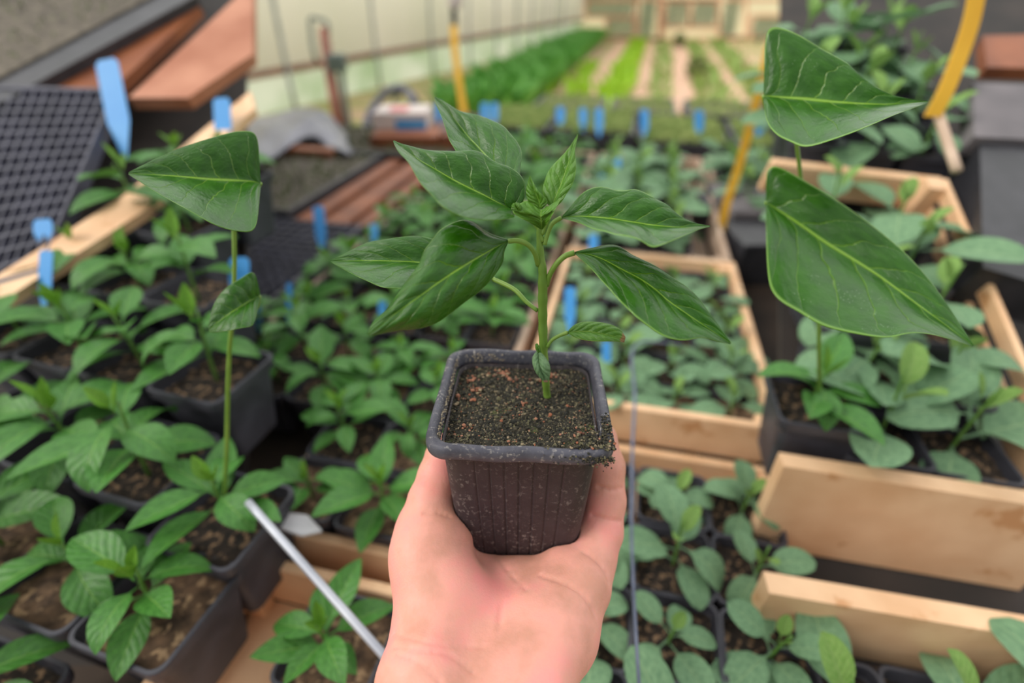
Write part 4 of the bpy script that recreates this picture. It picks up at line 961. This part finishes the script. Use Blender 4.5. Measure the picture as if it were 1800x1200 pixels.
# big left front leaf
hp_leaf(L_hero, [(893, 424), (868, 437), (841, 453), (794, 482), (762, 503), (718, 534), (685, 559), (649, 588)],
        [(892, 421), (870, 414), (852, 406), (834, 391), (815, 386), (794, 392), (771, 406), (758, 424), (744, 442), (738, 462), (717, 491), (697, 518), (684, 541), (663, 560), (650, 574), (646, 588)],
        [(892, 427), (885, 444), (885, 458), (877, 473), (864, 491), (841, 514), (821, 528), (796, 548), (771, 566), (740, 577), (706, 580), (677, 585), (648, 591)], [.240, .222, .214, .212], .006, .006, bul=.003, quilt=.0009, pet=[(946, 466, .2515), (940, 445, .2455), (928, 430, .242), (910, 423, .240), (893, 424, .240)], pr=(.0013, .0012))
# right upper leaf
hp_leaf(L_hero, [(987, 382), (1006, 381), (1025, 381), (1075, 386), (1112, 392), (1150, 397), (1200, 400), (1249, 397)],
        [(987, 380), (1000, 365), (1015, 347), (1030, 334), (1050, 327.5), (1070, 329), (1083, 334), (1100, 334), (1115, 331), (1130, 336), (1152, 348), (1175, 360), (1187, 372), (1207, 387), (1227, 394), (1249, 396)],
        [(988, 384), (1017, 391), (1042, 402), (1065, 407), (1080, 412), (1105, 416), (1125, 422), (1146, 435), (1165, 430), (1187, 421), (1212, 410), (1232, 402), (1249, 398)], [.243, .236, .232, .236], .002, -.026, bul=.002, pet=[(957, 430, .2475), (962, 412, .246), (971, 393, .244), (987, 382, .243)], pr=(.0012, .0011))
# right lower leaf
hp_leaf(L_hero, [(1010, 444), (1040, 448), (1062, 457), (1090, 472), (1125, 490), (1150, 507), (1175, 529), (1205, 550), (1237, 572), (1262, 588), (1285, 603)],
        [(1010, 442), (1030, 437), (1050, 433), (1070, 429), (1090, 432), (1112, 447), (1150, 465), (1180, 485), (1205, 501), (1227, 521), (1247, 548), (1265, 573), (1285, 601)],
        [(1010, 446), (1022, 456), (1040, 473), (1055, 491), (1070, 507), (1083, 523), (1100, 540), (1114, 554), (1134, 570), (1160, 588), (1185, 597), (1208, 598), (1235, 593), (1260, 600), (1285, 605)], [.247, .240, .232, .228], .001, -.016, bul=.002, pet=[(961, 502, .2555), (966, 484, .2525), (978, 464, .249), (993, 450, .2475), (1010, 444, .247)], pr=(.0013, .0014))
# small spotted leaf low right
hp_leaf(L_burn, [(998, 584), (1025, 582), (1050, 585), (1078, 591), (1099, 597)], [(998, 582), (1008, 571), (1025, 565), (1050, 565), (1075, 570), (1090, 578), (1100, 592)], [(998, 586), (1013, 594), (1035, 599), (1060, 600), (1080, 600), (1098, 602)], [.262, .258, .256], .002, -.004, N=22, bul=.001, pet=[(962, 610, .268), (970, 598, .266), (983, 590, .264), (998, 584, .262)], pr=(.0009, .0010))
# grey seed leaf hanging at the stem base, and a tiny one
hp_leaf(L_coty, [(946, 618), (947, 635), (951, 652), (960, 670)], [(944, 617), (937, 626), (936, 638), (942, 654), (952, 666), (958, 672)], [(948, 617), (956, 625), (966, 640), (967, 656), (965, 666), (961, 672)], [.266, .262, .266], .0, .0, N=16, bul=.0015, quilt=0)
hp_leaf(L_young, [(950, 622), (946, 614), (943, 604)], [(951, 622), (949, 612), (944, 603)], [(948, 622), (942, 613), (942, 604)], [.266, .266, .266], 0, 0, N=8, quilt=0)
# young leaves at the tip
hp_leaf(L_young, [(972, 366), (975, 350), (985, 328), (994, 303), (1003, 276), (1011, 252), (1015, 235)], [(970, 366), (960, 356), (954, 342), (954, 330), (957, 316), (965, 298), (979, 282), (999, 262), (1010, 246), (1015, 235)], [(974, 368), (988, 354), (996, 341), (1004, 329), (1010, 314), (1013, 296), (1012, 280), (1011, 262), (1014, 248), (1016, 236)], [.243, .242, .240], .004, -.004, bul=.0015, quilt=.0006, pet=[(953, 412, .246), (960, 395, .2445), (966, 380, .2435), (972, 366, .243)], pr=(.0010, .0010))
hp_leaf(L_young, [(949, 368), (947, 352), (940, 334), (935, 320), (931, 308)], [(946, 368), (930, 356), (925, 345), (924, 334), (928, 318), (931, 308)], [(952, 368), (962, 358), (960, 348), (947, 336), (937, 318), (932, 308)], [.240, .238, .238], .002, -.002, N=18, bul=.001, quilt=.0003)
hp_leaf(L_young, [(952, 404), (952, 392), (951, 380), (951, 369)], [(950, 403), (932, 392), (912, 381), (900, 371), (912, 358), (927, 351)], [(954, 403), (962, 392), (974, 372), (982, 356), (986, 348)], [.243, .238, .236, .237], -.004, -.004, N=18, bul=.001, quilt=.0003)
hp_leaf(L_young, [(915, 372), (910, 368), (906, 362), (905, 357)], [(916, 371), (917, 364), (913, 358), (906, 356)], [(913, 374), (903, 371), (899, 363), (903, 357)], [.234, .233, .232], 0, 0, N=12, bul=.0012, quilt=0)
for q in ([(955, 425, .247), (945, 400, .2455), (932, 384, .2445)], [(951, 410, .246), (955, 385, .244), (962, 362, .242)]):
    b = MB(); C = catmull([P(*x) for x in q], 12); b.tube([Vector(c) for c in C], [.0010]*12, 8); o = obj('petiole', b.mesh('petiole', True), M_stem); o.parent = hp; o.matrix_parent_inverse = PMi.copy()

# ================================================================== THE HAND (one continuous skin from a smooth distance field)
def pr3(u, v, d): return np.array(P(u, v, d))
H_ = .0010
lo = np.array([-.085, .06, CZ-.42]); hi_ = np.array([.085, .33, CZ-.165])
nx, ny, nz = [int((hi_[k]-lo[k])/H_) for k in range(3)]
X, Y, Z = np.meshgrid(lo[0]+H_*np.arange(nx), lo[1]+H_*np.arange(ny), lo[2]+H_*np.arange(nz), indexing='ij')
X = X.astype(np.float32); Y = Y.astype(np.float32); Z = Z.astype(np.float32)
def cone(a_, b_, ra, rb):
    ab = b_-a_; l2 = float(ab@ab); t = np.clip(((X-a_[0])*ab[0]+(Y-a_[1])*ab[1]+(Z-a_[2])*ab[2])/l2, 0, 1)
    return np.sqrt((X-a_[0]-t*ab[0])**2+(Y-a_[1]-t*ab[1])**2+(Z-a_[2]-t*ab[2])**2) - (ra+(rb-ra)*t)
def smin(a_, b_, k): h = np.clip(.5+.5*(b_-a_)/k, 0, 1); return b_+(a_-b_)*h-k*h*(1-h)
f = None
def chain(pts, k=.006):
    """pts: (u, v, distance, radius in m)"""
    global f; c = None
    for p, q in zip(pts[:-1], pts[1:]):
        s = cone(pr3(*p[:3]), pr3(*q[:3]), p[3], q[3]); c = s if c is None else smin(c, s, .003)
    f = c if f is None else smin(f, c, k)
HAND = dict(
 wrist_l=[(765, 1330, .215, .025), (752, 1200, .236, .0235), (762, 1110, .256, .0205), (766, 1020, .270, .0215), (764, 958, .280, .0205)],
 wrist_m=[(850, 1330, .225, .026), (846, 1200, .248, .023), (850, 1100, .272, .021), (870, 1040, .290, .017)],
 wrist_r=[(925, 1330, .215, .024), (905, 1200, .240, .0230), (938, 1110, .262, .0230), (985, 1030, .285, .0195)],
 edge_r=[(940, 1200, .238, .015), (982, 1110, .258, .0155), (1018, 1030, .278, .0165), (1032, 985, .292, .0155)],
)
for c in HAND.values(): chain(c, .012)
chain([(756, 957, .282, .0190), (752, 925, .286, .0165), (757, 880, .288, .0125), (771, 835, .288, .0112), (780, 800, .288, .0098), (784, 785, .288, .0080)], .008)      # thumb
chain([(785, 985, .290, .014), (850, 1010, .298, .014), (930, 1028, .305, .014), (1000, 1018, .302, .014)], .008)      # web under the pot
chain([(1030, 990, .292, .0145), (1056, 935, .298, .0125), (1065, 880, .300, .0112), (1066, 820, .300, .0104), (1055, 770, .302, .0092), (1040, 748, .303, .0072)], .006)     # little finger
# ring, middle and index fingers pass under the pot and close on its back and far side
def wchain(pts, k=.005):
    global f; c = None
    for p, q in zip(pts[:-1], pts[1:]):
        s = cone(np.array(p[:3], float)+[PCX, PCY, CZ], np.array(q[:3], float)+[PCX, PCY, CZ], p[3], q[3]); c = s if c is None else smin(c, s, .003)
    f = smin(f, c, k)
wchain([(.028, .000, -.300, .013), (.036, .036, -.292, .0095), (.037, .0505, -.250, .0088), (.033, .0535, -.226, .0082), (.028, .0545, -.208, .0072)])
wchain([(.008, .002, -.302, .014), (.012, .040, -.300, .0098), (.013, .0535, -.256, .0092), (.011, .0545, -.228, .0085), (.009, .0550, -.208, .0075)])
wchain([(-.014, .000, -.302, .014), (-.013, .036, -.301, .0098), (-.012, .0520, -.258, .0092), (-.0115, .0545, -.234, .0085), (-.0115, .055, -.216, .0075)])
# fleshy mounts
def ball(u, v, d, r, k): 
    global f; c = pr3(u, v, d); f = smin(f, np.sqrt((X-c[0])**2+(Y-c[1])**2+(Z-c[2])**2)-r, k)
ball(745, 980, .272, .016, .010); ball(990, 996, .283, .0105, .006); ball(925, 1022, .288, .0135, .008); ball(885, 1035, .284, .014, .010); ball(985, 1120, .262, .017, .012); ball(800, 1060, .262, .017, .014)
# hollow of the palm
def dig(u, v, d, r, k):
    global f; c = pr3(u, v, d); s = np.sqrt((X-c[0])**2+(Y-c[1])**2+(Z-c[2])**2)-r; f = -smin(-f, s, k)
dig(900, 1080, .212, .031, .016)
# flesh gives way to the pot
lx, ly, lz = [PMi[k][0]*X+PMi[k][1]*Y+PMi[k][2]*Z+PMi[k][3] for k in range(3)]
hh = np.interp(lz/ZK, [0, .002, .008, .019, .063, .0885, .0895, .0900, .099], [.0262, .0295, .0322, .034, .0372, .0387, .0387, .0457, .0457]).astype(np.float32)
rr = .010; qx = np.abs(lx)-(hh-rr); qy = np.abs(ly)-(hh-rr)
sd = np.sqrt(np.maximum(qx, 0)**2+np.maximum(qy, 0)**2)+np.minimum(np.maximum(qx, qy), 0)-rr
sd = np.maximum(sd, np.maximum(-lz-.0, lz-.099*ZK))
f = np.maximum(f, -(sd-.0004)); 
# creases: pressed along lines found on the skin
def hit(u, v):
    r = np.array(ray(u, v)); o = np.array([0, 0, CZ])
    for d in np.arange(.19, .34, .0006):
        p = o+r*d; i = ((p-lo)/H_).astype(int)
        if (i < 0).any() or (i >= np.array([nx, ny, nz])).any(): continue
        if f[tuple(i)] < 0: return p
    return None
def crease(px, depth=.0009, wid=.0009):
    depth *= 3.2
    global f; C = catmull(px, 40); pts = [hit(*c) for c in C]; pts = [p for p in pts if p is not None]
    if len(pts) < 2: return
    D = np.full(f.shape, 9., np.float32); pa = np.array(pts)
    b0 = np.maximum(((pa.min(0)-.006-lo)/H_).astype(int), 0); b1 = np.minimum(((pa.max(0)+.006-lo)/H_).astype(int), np.array(f.shape))
    sl = tuple(slice(a_, c_) for a_, c_ in zip(b0, b1)); xs, ys, zs = X[sl], Y[sl], Z[sl]; D = np.full(xs.shape, 9., np.float32)
    for p, q in zip(pts[:-1], pts[1:]):
        ab = q-p; l2 = ab@ab+1e-12; t = np.clip(((xs-p[0])*ab[0]+(ys-p[1])*ab[1]+(zs-p[2])*ab[2])/l2, 0, 1)
        D = np.minimum(D, (xs-p[0]-t*ab[0])**2+(ys-p[1]-t*ab[1])**2+(zs-p[2]-t*ab[2])**2)
    f[sl] += depth*np.exp(-D/wid**2)
crease([(950, 1010), (987, 1022), (1020, 1040), (1038, 1062), (1048, 1082)], .0013)
crease([(1025, 967), (1050, 985), (1066, 1005), (1072, 1022)], .0013)
crease([(1042, 905), (1065, 912), (1090, 916)], .0009); crease([(1052, 855), (1072, 860), (1092, 858)], .0008)
crease([(745, 902), (765, 900), (790, 906)], .0009)
crease([(872, 975), (895, 1005), (925, 1035)], .0006); crease([(905, 1030), (885, 1060), (878, 1100)], .0004, .0015)
crease([(693, 1112), (730, 1122), (780, 1132), (850, 1135)], .0005); crease([(692, 1135), (740, 1142), (790, 1150), (830, 1180)], .0006); crease([(700, 1150), (740, 1165), (775, 1200)], .0004)
def surface_nets(f):
    s = f < 0; nx, ny, nz = f.shape; cs = (nx-1, ny-1, nz-1)
    acc = np.zeros(cs+(3,), np.float32); cnt = np.zeros(cs, np.float32)
    offs = [(i, j, k) for i in (0, 1) for j in (0, 1) for k in (0, 1)]
    def sub(a_, o): return a_[o[0]:o[0]+cs[0], o[1]:o[1]+cs[1], o[2]:o[2]+cs[2]]
    for o in offs:
        for ax in range(3):
            if o[ax]: continue
            o2 = list(o); o2[ax] = 1; a_, b_ = sub(f, o), sub(f, o2); m = (a_ < 0) != (b_ < 0)
            t = np.where(m, a_/np.where(m, a_-b_, 1), 0)
            for k in range(3): acc[..., k] += np.where(m, (t if k == ax else o[k]), 0)
            cnt += m
    act = cnt > 0; idx = -np.ones(cs, int); ii = np.argwhere(act); idx[act] = np.arange(len(ii))
    V = ii + acc[act]/cnt[act][:, None]; Q = []
    for ax in range(3):
        o2 = [slice(0, None)]*3; a_ = [slice(1, -1)]*3; a_[ax] = slice(0, -1); b_ = [slice(1, -1)]*3; b_[ax] = slice(1, None)
        A_, B_ = s[tuple(a_)], s[tuple(b_)]; m = np.argwhere(A_ != B_)
        if not len(m): continue
        base = m.copy(); u, v = [k for k in range(3) if k != ax]; base[:, u] += 1; base[:, v] += 1
        def g(du, dv): q = base.copy(); q[:, u] -= du; q[:, v] -= dv; return idx[q[:, 0], q[:, 1], q[:, 2]]
        q = np.stack([g(1, 1), g(0, 1), g(0, 0), g(1, 0)], 1); flip = A_[tuple(m.T)] 
        if ax == 1: flip = ~flip
        q[~flip] = q[~flip][:, ::-1]; Q.append(q)
    Q = np.vstack(Q); return V, Q[(Q >= 0).all(1)]
Vn, Qn = surface_nets(f)
Vn = lo+Vn*H_
me = mesh('hand', Vn.tolist(), [tuple(q) for q in Qn.tolist()], True)
def skin_mat():
    m = bpy.data.materials.new('skin'); m.use_nodes = True; n = m.node_tree; L = n.links; b = n.nodes['Principled BSDF']
    t = n.nodes.new('ShaderNodeTexCoord'); col = None
    def ns(sc, det=3, d=0):
        q = n.nodes.new('ShaderNodeTexNoise'); q.inputs['Scale'].default_value = sc; q.inputs['Detail'].default_value = det; q.inputs['Distortion'].default_value = d; L.new(t.outputs['Object'], q.inputs['Vector']); return q.outputs['Fac']
    r = n.nodes.new('ShaderNodeValToRGB'); L.new(ns(38, 4), r.inputs[0]); e = r.color_ramp.elements
    e[0].position = .34; e[0].color = lin((208, 150, 130)); e[1].position = .68; e[1].color = lin((244, 158, 152)); q = e.new(.5); q.color = lin((230, 164, 148))
    L.new(r.outputs[0], b.inputs['Base Color']); b.inputs['Roughness'].default_value = .5; b.inputs['Specular IOR Level'].default_value = .4
    b.inputs['Subsurface Weight'].default_value = .35; b.inputs['Subsurface Radius'].default_value = (1, .3, .15); b.inputs['Subsurface Scale'].default_value = .0022
    a1 = ns(900, 2); a2 = ns(160, 4, 1.5); ad = n.nodes.new('ShaderNodeMath'); ad.operation = 'ADD'; L.new(a1, ad.inputs[0]); L.new(a2, ad.inputs[1])
    bp = n.nodes.new('ShaderNodeBump'); bp.inputs['Strength'].default_value = .35; bp.inputs['Distance'].default_value = .0004; L.new(ad.outputs[0], bp.inputs['Height']); L.new(bp.outputs[0], b.inputs['Normal'])
    return m
hand = obj('hand', me, skin_mat()); sm = hand.modifiers.new('smooth', 'SMOOTH'); sm.factor = .5; sm.iterations = 2
tag(hand, 'left hand of a person, palm up, holding the square black pot with its fingers', 'hand')
